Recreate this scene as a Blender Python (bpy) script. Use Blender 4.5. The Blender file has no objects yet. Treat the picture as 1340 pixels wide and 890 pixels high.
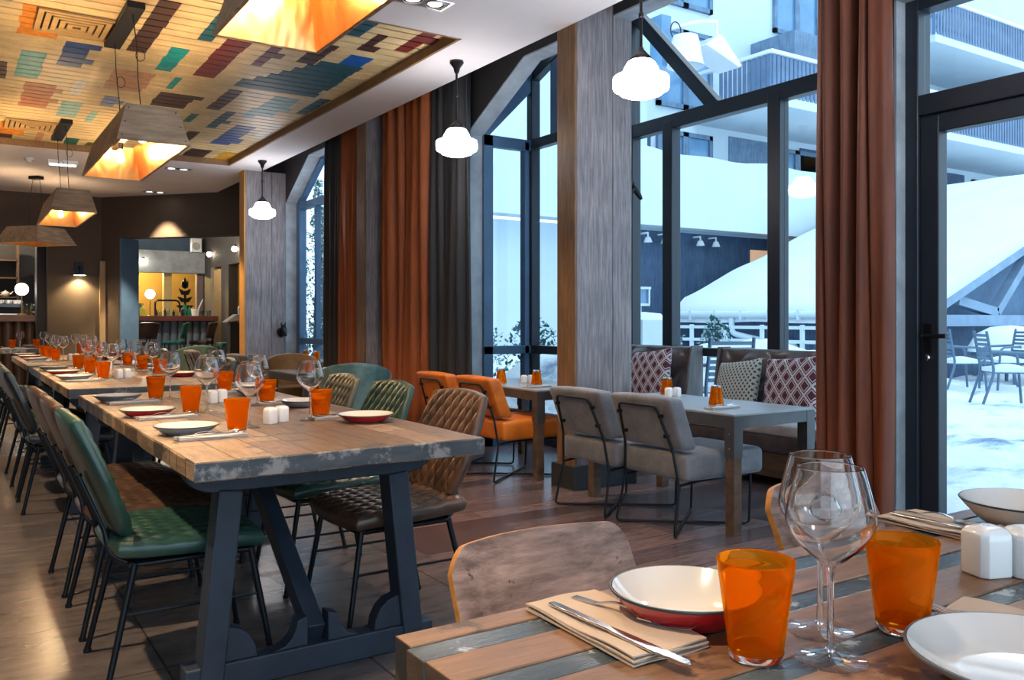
import bpy, bmesh, math, random
from mathutils import Vector, Matrix
random.seed(7)
S = bpy.context.scene
COL = S.collection
PI = math.pi

# ------------------------------------------------------------------ camera, world, exposure
CAM_H = 1.15
cd = bpy.data.cameras.new('camera'); cam = bpy.data.objects.new('camera', cd); COL.objects.link(cam)
cam.location = (0, 0, CAM_H)  # most positions below were worked out from image pixels through this camera
cam.rotation_euler = (PI/2, 0, -math.radians(33.2))
cd.sensor_fit = 'HORIZONTAL'; cd.sensor_width = 36.0
cd.lens = 1126.0/1340.0*36.0
cd.shift_y = -(445.0-418.0)/1340.0
cd.clip_start = 0.05; cd.clip_end = 300
S.camera = cam
S.view_settings.view_transform = 'Standard'
S.view_settings.look = 'None'
S.view_settings.gamma = 1.0
S.view_settings.use_curve_mapping = False
S.view_settings.exposure = 1.35
S.cycles.transparent_max_bounces = 24
S.cycles.transmission_bounces = 14
S.cycles.max_bounces = 14
S.cycles.sample_clamp_indirect = 6.0

wd = bpy.data.worlds.new('overcast_sky'); S.world = wd; wd.use_nodes = True
bg = wd.node_tree.nodes['Background']
bg.inputs['Color'].default_value = (0.60, 0.82, 1.0, 1)
bg.inputs['Strength'].default_value = 1.1

LIGHTS = []
def light(kind, name, loc, power, col, radius=0.05, rot=None, spot=None, blend=0.5, parent=None):
    ld = bpy.data.lights.new(name, kind); ld.energy = power; ld.color = col
    if kind in ('POINT', 'SPOT'): ld.shadow_soft_size = radius
    if kind == 'SPOT':
        ld.spot_size = math.radians(spot); ld.spot_blend = blend
    o = bpy.data.objects.new(name, ld); COL.objects.link(o); o.location = loc
    if rot: o.rotation_euler = rot
    if parent: o.parent = parent
    return o
WARM = (1.0, 0.66, 0.34)

# ------------------------------------------------------------------ materials
MATS = {}
def nt_new(name):
    m = bpy.data.materials.new(name); m.use_nodes = True
    nt = m.node_tree; b = nt.nodes['Principled BSDF']
    MATS[name] = m
    return m, nt, b
def ramp(nt, stops):
    r = nt.nodes.new('ShaderNodeValToRGB')
    e = r.color_ramp.elements
    while len(e) < len(stops): e.new(0.5)
    for el, (p, c) in zip(e, stops):
        el.position = p; el.color = (*c, 1)
    return r
def coords(nt, scale=(1, 1, 1), rot=(0, 0, 0), kind='Object'):
    tc = nt.nodes.new('ShaderNodeTexCoord'); mp = nt.nodes.new('ShaderNodeMapping')
    mp.inputs['Scale'].default_value = scale; mp.inputs['Rotation'].default_value = rot
    nt.links.new(tc.outputs[kind], mp.inputs['Vector'])
    return mp
def noise(nt, vec, scale, detail=6, rough=0.6):
    n = nt.nodes.new('ShaderNodeTexNoise'); n.inputs['Scale'].default_value = scale
    n.inputs['Detail'].default_value = detail; n.inputs['Roughness'].default_value = rough
    nt.links.new(vec.outputs[0], n.inputs['Vector']); return n
def bump(nt, b, src, strength, dist=0.01):
    bn = nt.nodes.new('ShaderNodeBump'); bn.inputs['Strength'].default_value = strength
    bn.inputs['Distance'].default_value = dist
    nt.links.new(src, bn.inputs['Height']); nt.links.new(bn.outputs[0], b.inputs['Normal'])
def mixc(nt, fac, a, b_, mode='MIX'):
    m = nt.nodes.new('ShaderNodeMix'); m.data_type = 'RGBA'; m.blend_type = mode
    for sock, v in ((m.inputs[0], fac), (m.inputs[6], a), (m.inputs[7], b_)):
        if isinstance(v, (int, float)): sock.default_value = v
        elif isinstance(v, tuple): sock.default_value = (*v, 1)
        else: nt.links.new(v, sock)
    return m.outputs[2]
def P(name, col, rough=0.5, metal=0.0, var=0.12, vscale=6.0, bmp=0.0, bscale=60.0, sheen=0.0, coat=0.0, spec=0.5, emit=0.0):
    if name in MATS: return MATS[name]
    m, nt, b = nt_new(name)
    b.inputs['Roughness'].default_value = rough; b.inputs['Metallic'].default_value = metal
    b.inputs['Specular IOR Level'].default_value = spec
    v = coords(nt)
    n = noise(nt, v, vscale)
    r = ramp(nt, [(0.3, tuple(c*(1-var) for c in col)), (0.7, tuple(min(1, c*(1+var)) for c in col))])
    nt.links.new(n.outputs['Fac'], r.inputs['Fac']); nt.links.new(r.outputs[0], b.inputs['Base Color'])
    if bmp:
        n2 = noise(nt, v, bscale); bump(nt, b, n2.outputs['Fac'], bmp)
    if sheen:
        b.inputs['Sheen Weight'].default_value = sheen; b.inputs['Sheen Roughness'].default_value = 0.4
        b.inputs['Sheen Tint'].default_value = (*[min(1, c*2+0.1) for c in col], 1)
    if coat: b.inputs['Coat Weight'].default_value = coat; b.inputs['Coat Roughness'].default_value = 0.15
    if emit:
        b.inputs['Emission Color'].default_value = (*col, 1); b.inputs['Emission Strength'].default_value = emit
    return m
def WOOD(name, dark, lite, axis='Y', scale=5.0, rough=0.6, stretch=14.0, bmp=0.25, spots=None, bands=None):
    """long grain along the given axis"""
    if name in MATS: return MATS[name]
    m, nt, b = nt_new(name)
    s = {'X': (1, stretch, stretch), 'Y': (stretch, 1, stretch), 'Z': (stretch, stretch, 1)}[axis]
    v = coords(nt, s); n = noise(nt, v, scale, 8, 0.65)
    r = ramp(nt, [(0.3, dark), (0.5, tuple((a+c)/2 for a, c in zip(dark, lite))), (0.68, lite)])
    nt.links.new(n.outputs['Fac'], r.inputs['Fac']); out = r.outputs[0]
    v2 = coords(nt); n2 = noise(nt, v2, 3.0, 4)
    r2 = ramp(nt, [(0.3, (0.72, 0.72, 0.74)), (0.7, (1.1, 1.08, 1.05))]); nt.links.new(n2.outputs['Fac'], r2.inputs['Fac'])
    out = mixc(nt, 1.0, out, r2.outputs[0], 'MULTIPLY')
    if spots:
        n3 = noise(nt, v2, spots[1], 6, 0.7)
        r3 = ramp(nt, [(spots[2], (0, 0, 0)), (spots[2]+0.06, (1, 1, 1))]); nt.links.new(n3.outputs['Fac'], r3.inputs['Fac'])
        out = mixc(nt, r3.outputs[0], out, spots[0])
    nt.links.new(out, b.inputs['Base Color'])
    b.inputs['Roughness'].default_value = rough
    bump(nt, b, n.outputs['Fac'], bmp, 0.006)
    return m
def PLANKS(name, cols, length, width, along='Y', rough=0.5, gap=(0.05, 0.03, 0.02), stain=None, offs=0.5, mort=0.004, bmp=0.3, stretch=12):
    m, nt, b = nt_new(name)
    rot = (0, 0, 0) if along == 'X' else (0, 0, PI/2)
    v = coords(nt, (1, 1, 1), rot)
    br = nt.nodes.new('ShaderNodeTexBrick'); br.inputs['Scale'].default_value = 1.0
    br.inputs['Brick Width'].default_value = length; br.inputs['Row Height'].default_value = width
    br.inputs['Mortar Size'].default_value = mort; br.offset = offs; br.inputs['Bias'].default_value = 0.0
    br.inputs['Color1'].default_value = (0, 0, 0, 1); br.inputs['Color2'].default_value = (1, 1, 1, 1); br.inputs['Mortar'].default_value = (0.5, 0.5, 0.5, 1)
    nt.links.new(v.outputs[0], br.inputs['Vector'])
    r = ramp(nt, [(i/(len(cols)-1), c) for i, c in enumerate(cols)]); nt.links.new(br.outputs['Color'], r.inputs['Fac'])
    s = (1, stretch, stretch) if along == 'X' else (stretch, 1, stretch)
    v2 = coords(nt, s); n = noise(nt, v2, 6, 10, 0.72)
    r2 = ramp(nt, [(0.30, (0.35, 0.33, 0.32)), (0.45, (0.8, 0.8, 0.8)), (0.55, (1.05, 1.04, 1.03)), (0.72, (1.45, 1.42, 1.38))]); nt.links.new(n.outputs['Fac'], r2.inputs['Fac'])
    out = mixc(nt, 1.0, r.outputs[0], r2.outputs[0], 'MULTIPLY')
    if stain:
        v3 = coords(nt); n3 = noise(nt, v3, stain[1], 7, 0.7)
        r3 = ramp(nt, [(stain[2], (0, 0, 0)), (stain[2]+0.07, (1, 1, 1))]); nt.links.new(n3.outputs['Fac'], r3.inputs['Fac'])
        out = mixc(nt, r3.outputs[0], out, stain[0])
    out = mixc(nt, br.outputs['Fac'], out, gap)
    nt.links.new(out, b.inputs['Base Color']); b.inputs['Roughness'].default_value = rough
    bump(nt, b, n.outputs['Fac'], bmp, 0.004)
    return m, nt, b
def schlick(nt, k=1.0, pw=5.0, f0=0.04):
    """glancing-angle reflectance, the same from either side of a thin wall"""
    lw = nt.nodes.new('ShaderNodeLayerWeight'); lw.inputs['Blend'].default_value = 0.5
    a = nt.nodes.new('ShaderNodeMath'); a.operation = 'POWER'; nt.links.new(lw.outputs['Facing'], a.inputs[0]); a.inputs[1].default_value = pw
    b = nt.nodes.new('ShaderNodeMath'); b.operation = 'MULTIPLY_ADD'; nt.links.new(a.outputs[0], b.inputs[0]); b.inputs[1].default_value = k*(1-f0); b.inputs[2].default_value = f0*k
    return b.outputs[0]
def GLASSPANE(name='window_glass', tint=(0.93, 0.97, 1.0), k=0.55, pw=5.0, f0=0.05):
    if name in MATS: return MATS[name]
    m = bpy.data.materials.new(name); m.use_nodes = True; nt = m.node_tree; MATS[name] = m
    nt.nodes.remove(nt.nodes['Principled BSDF'])
    out = nt.nodes['Material Output']
    t = nt.nodes.new('ShaderNodeBsdfTransparent'); t.inputs[0].default_value = (*tint, 1)
    g = nt.nodes.new('ShaderNodeBsdfGlossy'); g.inputs['Roughness'].default_value = 0.02
    mx = nt.nodes.new('ShaderNodeMixShader'); nt.links.new(schlick(nt, k, pw, f0), mx.inputs[0])
    nt.links.new(t.outputs[0], mx.inputs[1]); nt.links.new(g.outputs[0], mx.inputs[2])
    nt.links.new(mx.outputs[0], out.inputs['Surface'])
    return m
def CLEARGLASS():
    m, nt, b = nt_new('clear_glass')
    b.inputs['Base Color'].default_value = (1, 1, 1, 1); b.inputs['Roughness'].default_value = 0.0
    b.inputs['Transmission Weight'].default_value = 1.0; b.inputs['IOR'].default_value = 1.45
    return m
def THINGLASS():
    m = GLASSPANE('thin_glass', (0.975, 0.985, 0.99), 0.85, 3.2, 0.045); return m
def ORANGEGLASS():
    m = bpy.data.materials.new('orange_glass'); m.use_nodes = True; nt = m.node_tree; MATS['orange_glass'] = m
    nt.nodes.remove(nt.nodes['Principled BSDF']); out = nt.nodes['Material Output']
    t = nt.nodes.new('ShaderNodeBsdfTransparent'); t.inputs[0].default_value = (1.0, 0.60, 0.10, 1)
    v = coords(nt); n = noise(nt, v, 30, 3); r = ramp(nt, [(0.3, (1.0, 0.24, 0.0)), (0.7, (1.0, 0.36, 0.01))]); nt.links.new(n.outputs['Fac'], r.inputs[0])
    tr = nt.nodes.new('ShaderNodeBsdfTranslucent'); nt.links.new(r.outputs[0], tr.inputs[0])
    d = nt.nodes.new('ShaderNodeBsdfDiffuse'); nt.links.new(r.outputs[0], d.inputs[0])
    a = nt.nodes.new('ShaderNodeMixShader'); a.inputs[0].default_value = 0.55
    nt.links.new(d.outputs[0], a.inputs[1]); nt.links.new(tr.outputs[0], a.inputs[2])
    gl = nt.nodes.new('ShaderNodeBsdfGlass'); gl.inputs['Color'].default_value = (1.0, 0.65, 0.14, 1); gl.inputs['Roughness'].default_value = 0.0; gl.inputs['IOR'].default_value = 1.4
    c = nt.nodes.new('ShaderNodeMixShader'); c.inputs[0].default_value = 0.80
    nt.links.new(a.outputs[0], c.inputs[1]); nt.links.new(gl.outputs[0], c.inputs[2])
    nt.nodes.remove(t)
    nt.links.new(c.outputs[0], out.inputs['Surface'])
    return m
def EMIT(name, col, strength):
    if name in MATS: return MATS[name]
    m, nt, b = nt_new(name)
    b.inputs['Base Color'].default_value = (*col, 1); b.inputs['Emission Color'].default_value = (*col, 1)
    b.inputs['Emission Strength'].default_value = strength
    return m

# ------------------------------------------------------------------ mesh builder
class MB:
    def __init__(self): self.v = []; self.f = []; self.mi = []
    def add(self, vs, fs, mi=0):
        o = len(self.v); self.v += [tuple(p) for p in vs]
        self.f += [tuple(i+o for i in f) for f in fs]; self.mi += [mi]*len(fs); return self
    def box(self, x0, x1, y0, y1, z0, z1, mi=0):
        x0, x1 = sorted((x0, x1)); y0, y1 = sorted((y0, y1)); z0, z1 = sorted((z0, z1))
        return self.add([(x0,y0,z0),(x1,y0,z0),(x1,y1,z0),(x0,y1,z0),(x0,y0,z1),(x1,y0,z1),(x1,y1,z1),(x0,y1,z1)],
                 [(3,2,1,0),(4,5,6,7),(0,1,5,4),(1,2,6,5),(2,3,7,6),(3,0,4,7)], mi)
    def bar(self, p0, p1, w, h, up=(0,0,1), mi=0):
        p0 = Vector(p0); p1 = Vector(p1); d = (p1-p0).normalized(); up = Vector(up)
        s = d.cross(up)
        if s.length < 1e-4: s = d.cross(Vector((1,0,0)))
        s.normalize(); u = s.cross(d).normalized()
        vs = []
        for p in (p0, p1):
            for a, b in ((-1,-1),(1,-1),(1,1),(-1,1)): vs.append(p+s*a*w/2+u*b*h/2)
        return self.add(vs, [(3,2,1,0),(4,5,6,7),(0,1,5,4),(1,2,6,5),(2,3,7,6),(3,0,4,7)], mi)
    def tube(self, pts, r, n=8, closed=False, mi=0):
        pts = [Vector(p) for p in pts]; k = len(pts); rings = []
        prev = None
        for i, p in enumerate(pts):
            if closed: d = (pts[(i+1) % k]-pts[i-1])
            else: d = (pts[min(i+1, k-1)]-pts[max(i-1, 0)])
            d.normalize()
            if prev is None:
                a = Vector((0,0,1)) if abs(d.z) < 0.9 else Vector((1,0,0))
                s = d.cross(a).normalized()
            else:
                s = (prev-d*prev.dot(d))
                if s.length < 1e-5: s = d.cross(Vector((0,0,1)))
                s.normalize()
            prev = s; u = d.cross(s)
            rr = r[i] if isinstance(r, (list, tuple)) else r
            rings.append([p+(s*math.cos(2*PI*j/n)+u*math.sin(2*PI*j/n))*rr for j in range(n)])
        vs = [q for rg in rings for q in rg]; fs = []
        for i in range(k if closed else k-1):
            a = i*n; b = ((i+1) % k)*n
            for j in range(n): fs.append((a+j, a+(j+1) % n, b+(j+1) % n, b+j))
        if not closed:
            fs.append(tuple(range(n-1, -1, -1))); fs.append(tuple((k-1)*n+j for j in range(n)))
        return self.add(vs, fs, mi)
    def lathe(self, prof, n=24, c=(0,0,0), mi=0, closed=False):
        vs = []; idx = []
        for r, z in prof:
            if r < 1e-6: idx.append([len(vs)]*n); vs.append((c[0], c[1], c[2]+z))
            else:
                idx.append([len(vs)+j for j in range(n)])
                vs += [(c[0]+r*math.cos(2*PI*j/n), c[1]+r*math.sin(2*PI*j/n), c[2]+z) for j in range(n)]
        fs = []
        seq = list(range(len(prof)))
        pairs = list(zip(seq[:-1], seq[1:])) + ([(seq[-1], seq[0])] if closed else [])
        for a, b in pairs:
            for j in range(n):
                q = [idx[a][j], idx[a][(j+1) % n], idx[b][(j+1) % n], idx[b][j]]
                u = []
                for t in q:
                    if t not in u: u.append(t)
                if len(u) >= 3: fs.append(tuple(u))
        return self.add(vs, fs, mi)
    def prism(self, poly, fn, a, b, mi=0):
        """extrude a 2-D polygon; fn(u, v, t) -> 3-D"""
        n = len(poly)
        vs = [fn(u, v, a) for u, v in poly]+[fn(u, v, b) for u, v in poly]
        fs = [tuple(range(n-1, -1, -1)), tuple(range(n, 2*n))]
        for i in range(n): fs.append((i, (i+1) % n, n+(i+1) % n, n+i))
        return self.add(vs, fs, mi)
    def sheet(self, fn, nu, nv, th=None, mi=0):
        """fn(a,b) -> (point, normal) front sheet; th gives a thickness backwards"""
        vs = []; fs = []
        for side in ((0, 1) if th else (0,)):
            for i in range(nu+1):
                for j in range(nv+1):
                    p, nn = fn(i/nu, j/nv)
                    p = Vector(p)
                    if side: p = p-Vector(nn)*th
                    vs.append(p)
        N = (nu+1)*(nv+1); g = lambda i, j: i*(nv+1)+j
        for i in range(nu):
            for j in range(nv):
                fs.append((g(i,j), g(i+1,j), g(i+1,j+1), g(i,j+1)))
                if th: fs.append(tuple(N+q for q in (g(i,j+1), g(i+1,j+1), g(i+1,j), g(i,j))))
        if th:
            loop = [g(i,0) for i in range(nu)]+[g(nu,j) for j in range(nv)]+[g(i,nv) for i in range(nu,0,-1)]+[g(0,j) for j in range(nv,0,-1)]
            for k in range(len(loop)):
                a, b = loop[k], loop[(k+1) % len(loop)]
                fs.append((b, a, N+a, N+b))
        return self.add(vs, fs, mi)
    def xf(self, M):
        self.v = [tuple(M @ Vector(p)) for p in self.v]; return self
    def build(self, name, mat, parent=None, smooth=40, bevel=0.0, segs=2):
        me = bpy.data.meshes.new(name); me.from_pydata(self.v, [], self.f); me.update()
        bm = bmesh.new(); bm.from_mesh(me); bmesh.ops.recalc_face_normals(bm, faces=bm.faces); bm.to_mesh(me); bm.free()
        mats = mat if isinstance(mat, (list, tuple)) else [mat]
        for m in mats: me.materials.append(m)
        for p, i in zip(me.polygons, self.mi): p.material_index = i
        if smooth:
            me.polygons.foreach_set('use_smooth', [True]*len(me.polygons))
            me.set_sharp_from_angle(angle=math.radians(smooth))
        o = bpy.data.objects.new(name, me); COL.objects.link(o)
        if bevel:
            bv = o.modifiers.new('bevel', 'BEVEL'); bv.width = bevel; bv.segments = segs; bv.limit_method = 'ANGLE'; bv.angle_limit = math.radians(35)
        if parent: o.parent = parent
        return o
def tag(o, label, cat, group=None, kind=None):
    o['label'] = label; o['category'] = cat
    if group: o['group'] = group
    if kind: o['kind'] = kind
    return o
def thing(name, label, cat, loc=(0,0,0), rz=0, group=None):
    o = bpy.data.objects.new(name, None); COL.objects.link(o); o.location = loc; o.rotation_euler = (0,0,rz)
    o.empty_display_size = 0.05
    return tag(o, label, cat, group)
def struct(name, mb, mat, label, cat, bevel=0, parent=None, smooth=40):
    o = mb.build(name, mat, parent, smooth, bevel)
    if parent is None: tag(o, label, cat, kind='structure')
    return o
def dup(root, loc, rz, label, group=None):
    r = root.copy(); COL.objects.link(r); r.location = loc; r.rotation_euler = (0,0,rz); r['label'] = label
    if group: r['group'] = group
    for ch in list(root.children):
        c = ch.copy(); COL.objects.link(c); c.parent = r
        for g in list(ch.children):
            d = g.copy(); COL.objects.link(d); d.parent = c
    return r
def recolor(root, frm, to):
    for o in [root]+list(root.children)+[g for c in root.children for g in c.children]:
        if o.type == 'MESH':
            for s in o.material_slots:
                if s.material == frm: s.link = 'OBJECT'; s.material = to
def arc(c, r, a0, a1, n):
    return [(c[0]+r*math.cos(math.radians(a0+(a1-a0)*i/n)), c[1]+r*math.sin(math.radians(a0+(a1-a0)*i/n))) for i in range(n+1)]
def fillet(pts, r, n=4):
    """round the inner corners of a 3-D polyline"""
    pts = [Vector(p) for p in pts]; out = [pts[0]]
    for a, b, c in zip(pts[:-2], pts[1:-1], pts[2:]):
        d1 = (a-b); d2 = (c-b); k = min(r, d1.length*0.45, d2.length*0.45)
        p = b+d1.normalized()*k; q = b+d2.normalized()*k
        for i in range(n+1):
            t = i/n; out.append(p*(1-t)**2+b*2*t*(1-t)+q*t*t)
    out.append(pts[-1]); return out

# palette
M_METAL = P('black_steel', (0.012, 0.015, 0.02), 0.42, 0.6, 0.1)
M_BLUESTEEL = P('blue_black_paint', (0.022, 0.034, 0.055), 0.5, 0.0, 0.25, 8, 0.15, 40)
M_FRAME = P('charcoal_window_frame', (0.018, 0.024, 0.035), 0.4, 0.1, 0.08)
M_GLASS = GLASSPANE()
M_CLEAR = CLEARGLASS()
M_THIN = THINGLASS()
M_ORANGE = ORANGEGLASS()
M_WHITE = P('white_porcelain', (0.82, 0.82, 0.82), 0.18, 0, 0.02, coat=0.4)
M_CEIL = P('white_ceiling_paint', (0.74, 0.71, 0.72), 0.7, 0, 0.03, 2)
M_DARKWALL = P('dark_brown_wall_paint', (0.022, 0.02, 0.021), 0.75, 0, 0.15, 2)
M_TAUPE = P('taupe_wall_paint', (0.085, 0.062, 0.046), 0.75, 0, 0.1, 2)
M_CONC = P('pale_concrete', (0.33, 0.37, 0.41), 0.75, 0, 0.28, 4, 0.15, 20)
M_STEEL = P('polished_steel', (0.62, 0.62, 0.63), 0.18, 1.0, 0.03)
M_SNOW = P('snow', (0.72, 0.76, 0.79), 0.8, 0, 0.06, 1.0, 0.35, 6)

# ------------------------------------------------------------------ room shell
# floor: stone-look tiles under the long tables, plank flooring towards the windows
def floor_mat():
    m, nt, b = PLANKS('floor_planks', [(0.07, 0.05, 0.056), (0.13, 0.092, 0.098), (0.19, 0.13, 0.13)], 1.3, 0.17, 'X', 0.24, (0.05, 0.035, 0.035), bmp=0.12)
    src = b.inputs['Base Color'].links[0].from_socket
    v = coords(nt); br = nt.nodes.new('ShaderNodeTexBrick'); br.offset = 0.0
    br.inputs['Scale'].default_value = 1; br.inputs['Brick Width'].default_value = 0.6; br.inputs['Row Height'].default_value = 0.6
    br.inputs['Mortar Size'].default_value = 0.004; br.inputs['Color1'].default_value = (0.11, 0.096, 0.096, 1)
    br.inputs['Color2'].default_value = (0.145, 0.118, 0.112, 1); br.inputs['Mortar'].default_value = (0.05, 0.042, 0.04, 1)
    nt.links.new(v.outputs[0], br.inputs['Vector'])
    v2 = coords(nt, (1, 3, 1)); n = noise(nt, v2, 3.5, 8, 0.72); r = ramp(nt, [(0.3, (0.5, 0.48, 0.47)), (0.52, (0.95, 0.93, 0.92)), (0.72, (1.35, 1.25, 1.18))])
    nt.links.new(n.outputs['Fac'], r.inputs[0]); tile = mixc(nt, 1.0, br.outputs['Color'], r.outputs[0], 'MULTIPLY')
    sx = nt.nodes.new('ShaderNodeSeparateXYZ'); nt.links.new(v.outputs[0], sx.inputs[0])
    g = nt.nodes.new('ShaderNodeMath'); g.operation = 'GREATER_THAN'; g.inputs[1].default_value = 1.95; nt.links.new(sx.outputs['X'], g.inputs[0])
    nt.links.new(mixc(nt, g.outputs[0], tile, src), b.inputs['Base Color'])
    return m
fl = MB().box(-3.3, 4.03, -2.6, 13.4, -0.12, 0).box(-3.3, 4.4, 13.4, 24, -0.12, 0).prism([(4.4, 13.4), (7.0, 21.2), (7.0, 24), (4.4, 24)], lambda u, v, q: (u, v, q), -0.12, 0).prism([(4.03, 2.6), (5.42, 3.48), (5.42, 6.2), (4.66, 6.2), (4.66, 6.72), (4.03, 6.72)], lambda u, v, q: (u, v, q), -0.12, 0)
struct('floor', fl, floor_mat(), 'brown tile and plank floor of the dining room', 'floor')

CX0, CX1, CY0, CY1 = -0.9, 3.06, 5.33, 11.39
ce = MB()
ce.box(-3.3, 3.533, -2.6, CY0, 3.15, 3.6); ce.box(-3.3, 3.533, CY1, 16.5, 3.15, 3.6)
ce.box(-3.3, CX0, CY0, CY1, 3.15, 3.6); ce.box(CX1, 3.533, CY0, CY1, 3.15, 3.6); ce.box(CX0, CX1, CY0, CY1, 3.3, 3.6)
ceil = struct('ceiling', ce, M_CEIL, 'white dropped ceiling around the painted slat panel', 'ceiling', smooth=0)
# slats with brush-painted patches
PCOL = {'teal_l': (0.10, 0.42, 0.42), 'blue': (0.035, 0.10, 0.30), 'rust': (0.45, 0.17, 0.08), 'white': (0.75, 0.72, 0.66), 'teal_p': (0.24, 0.46, 0.46),
        'rust_p': (0.52, 0.28, 0.16), 'blue_s': (0.16, 0.24, 0.42), 'teal': (0.0, 0.30, 0.34), 'brown': (0.055, 0.022, 0.018), 'red': (0.17, 0.018, 0.014),
        'tealdk': (0.01, 0.085, 0.12), 'yellow': (0.62, 0.32, 0.02), 'green': (0.02, 0.16, 0.11), 'orange': (0.68, 0.24, 0.02), 'olive': (0.14, 0.13, 0.02),
        'tealbig': (0.008, 0.085, 0.115), 'bluebr': (0.0, 0.10, 0.42), 'plum': (0.13, 0.05, 0.06)}
PATCH = [('teal_l',.46,.64,7.65,8.39),('blue',.73,.91,7.21,7.84),('rust',.56,.8,8.64,9.49),('white',.92,1.01,8.29,8.89),('teal_p',.9,1.08,9.17,9.78),  # patch rectangles unprojected from corners traced in image pixels
 ('rust_p',1.15,1.47,7.7,8.36),('blue_s',1.21,1.33,8.72,9.17),('teal',1.42,1.55,6.99,7.54),('teal',1.62,1.68,7.78,8.17),('brown',1.61,1.93,8.32,8.85),
 ('brown',1.14,1.28,5.88,7.18),('red',1.72,1.9,6.52,7.63),('tealdk',1.53,1.64,5.84,6.63),('brown',2.11,2.24,7.91,8.66),('tealdk',2.31,2.41,8.8,9.56),
 ('blue',2.56,2.78,9.27,10.38),('brown',2.2,2.33,9.85,10.32),('brown',2.45,2.71,10.87,11.34),('yellow',2.84,3.02,10.87,11.35),('green',2.04,2.12,9.06,9.33),
 ('orange',.46,.7,10.44,11.1),('brown',.3,.6,11.1,11.35),('rust_p',.82,.89,10.81,11.35),('green',1.12,1.26,11.0,11.35),('teal_p',1.18,1.25,9.46,9.98),
 ('olive',1.35,1.51,11.2,11.36),('brown',1.42,1.47,9.9,11.19),('orange',.41,.67,6.55,7.09),('teal_p',2.49,2.6,8.41,8.88),('tealbig',2.2,2.85,6.62,7.64),
 ('bluebr',2.64,2.83,6.31,6.6),('red',2.86,2.98,5.5,6.04),('brown',2.61,2.69,5.78,6.17),('tealdk',2.4,2.52,5.54,5.91),('brown',2.33,2.48,6.24,6.66),
 ('plum',2.05,2.14,6.48,6.97),('teal_p',2.53,2.77,7.87,8.7),('tealdk',2.91,3.02,7.82,8.48),('white',2.88,3.01,9.1,9.89),
 ('brown',.2,.4,8.0,8.5),('red',-.3,.1,7.0,8.2),('blue',-.6,-.2,9.2,10.0),('orange',.0,.3,9.0,9.7),('plum',1.9,2.2,5.6,6.0),('teal',.1,.35,6.0,6.5)]
def pine_mat():
    return WOOD('pine_slat', (0.68, 0.52, 0.26), (0.84, 0.68, 0.38), 'X', 3.0, 0.45, 10, 0.05)
def paint_mat(k):
    c = PCOL[k]; return P('brushed_paint_'+k, c, 0.5, 0, 0.22, 14)
keys = sorted(PCOL); slm = [pine_mat()]+[paint_mat(k) for k in keys]
GRILLES = [(0.5, 1.0, 6.46, 6.99), (0.49, 1.0, 10.2, 10.7)]
sl = MB(); pitch = 0.141; y = CY0+0.02
while y < CY1-0.05:
    y1 = min(y+pitch-0.021, CY1-0.01); ym = (y+y1)/2
    segs = []
    for k, a, b_, c, d in PATCH:
        if c-0.03 <= ym <= d+0.03:
            if k == 'tealbig': a = 2.50-0.42*max(0, min(1, (ym-6.64)/1.0)); b_ = 2.85
            w = (b_-a)*0.6; j0 = random.uniform(-0.12, 0.12)*w*0.5; j1 = random.uniform(-0.12, 0.12)*w*0.5
            if random.random() < 0.07: j1 += 0.07
            segs.append((a+j0, b_+j1, 1+keys.index(k)))
    cuts = sorted({CX0, CX1} | {s[0] for s in segs} | {s[1] for s in segs})
    cuts = [c for c in cuts if CX0 <= c <= CX1]
    for a, b_ in zip(cuts[:-1], cuts[1:]):
        if b_-a < 1e-4: continue
        mid = (a+b_)/2; mi = 0
        for s in segs:
            if s[0] <= mid <= s[1]: mi = s[2]
        sl.box(a, b_, y, y1, 3.22, 3.245, mi)
    y += pitch
sp = sl.build('slat_panel', slm, ceil, 0)
sp['label'] = 'pine slats with brushed patches of coloured paint'
gp = MB().box(CX0, CX1, CY0, CY1, 3.275, 3.3).build('dark_backing', P('slat_gap_black', (0.012, 0.008, 0.006), 0.9), ceil, 0)
bo = MB()
bo.box(CX1-0.022, CX1+0.0, CY0, CY1, 3.148, 3.27); bo.box(CX0, CX0+0.022, CY0, CY1, 3.148, 3.27)
bo.box(CX0, CX1, CY0, CY0+0.022, 3.148, 3.27); bo.box(CX0, CX1, CY1-0.022, CY1, 3.148, 3.27)
bo.build('wooden_border', WOOD('border_wood', (0.22, 0.12, 0.05), (0.34, 0.2, 0.09), 'Y', 3), ceil, 0)

# right wall (window side): dark plaster with two house-shaped bays and a door
WX0, WX1 = 3.87, 4.03
yz = lambda u, v, t: (t, u, v)
wr = MB()
wr.box(WX0, WX1, -2.6, 1.3, 0, 3.6); wr.box(WX0, WX1, 1.3, 2.5, 2.72, 3.6); wr.box(WX0, WX1, 2.5, 2.6, 0, 3.6)
wr.prism([(2.6, 2.81), (3.515, 3.27), (5.745, 3.27), (6.66, 2.81), (6.66, 3.6), (2.6, 3.6)], yz, WX0, WX1)
wr.box(WX0, WX1, 6.66, 8.9, 0, 3.6)
wr.prism([(8.9, 2.75), (9.8, 3.27), (10.7, 3.27), (11.6, 2.75), (11.6, 3.6), (8.9, 3.6)], yz, WX0, WX1)
wr.box(WX0, WX1, 11.6, 13.4, 0, 3.6)
wr.box(3.534, WX1, -2.6, 13.4, 3.6, 3.66)  # unseen cover above the ceiling gap, added to block light
wright = struct('wall_right', wr, M_DARKWALL, 'dark brown plaster wall with house-shaped window bays', 'wall', smooth=0)
rv = MB(); e = 0.012
def reveal(y0, y1, x0, x1):
    for (a, b_) in ((y0, y1),):
        pass
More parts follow.
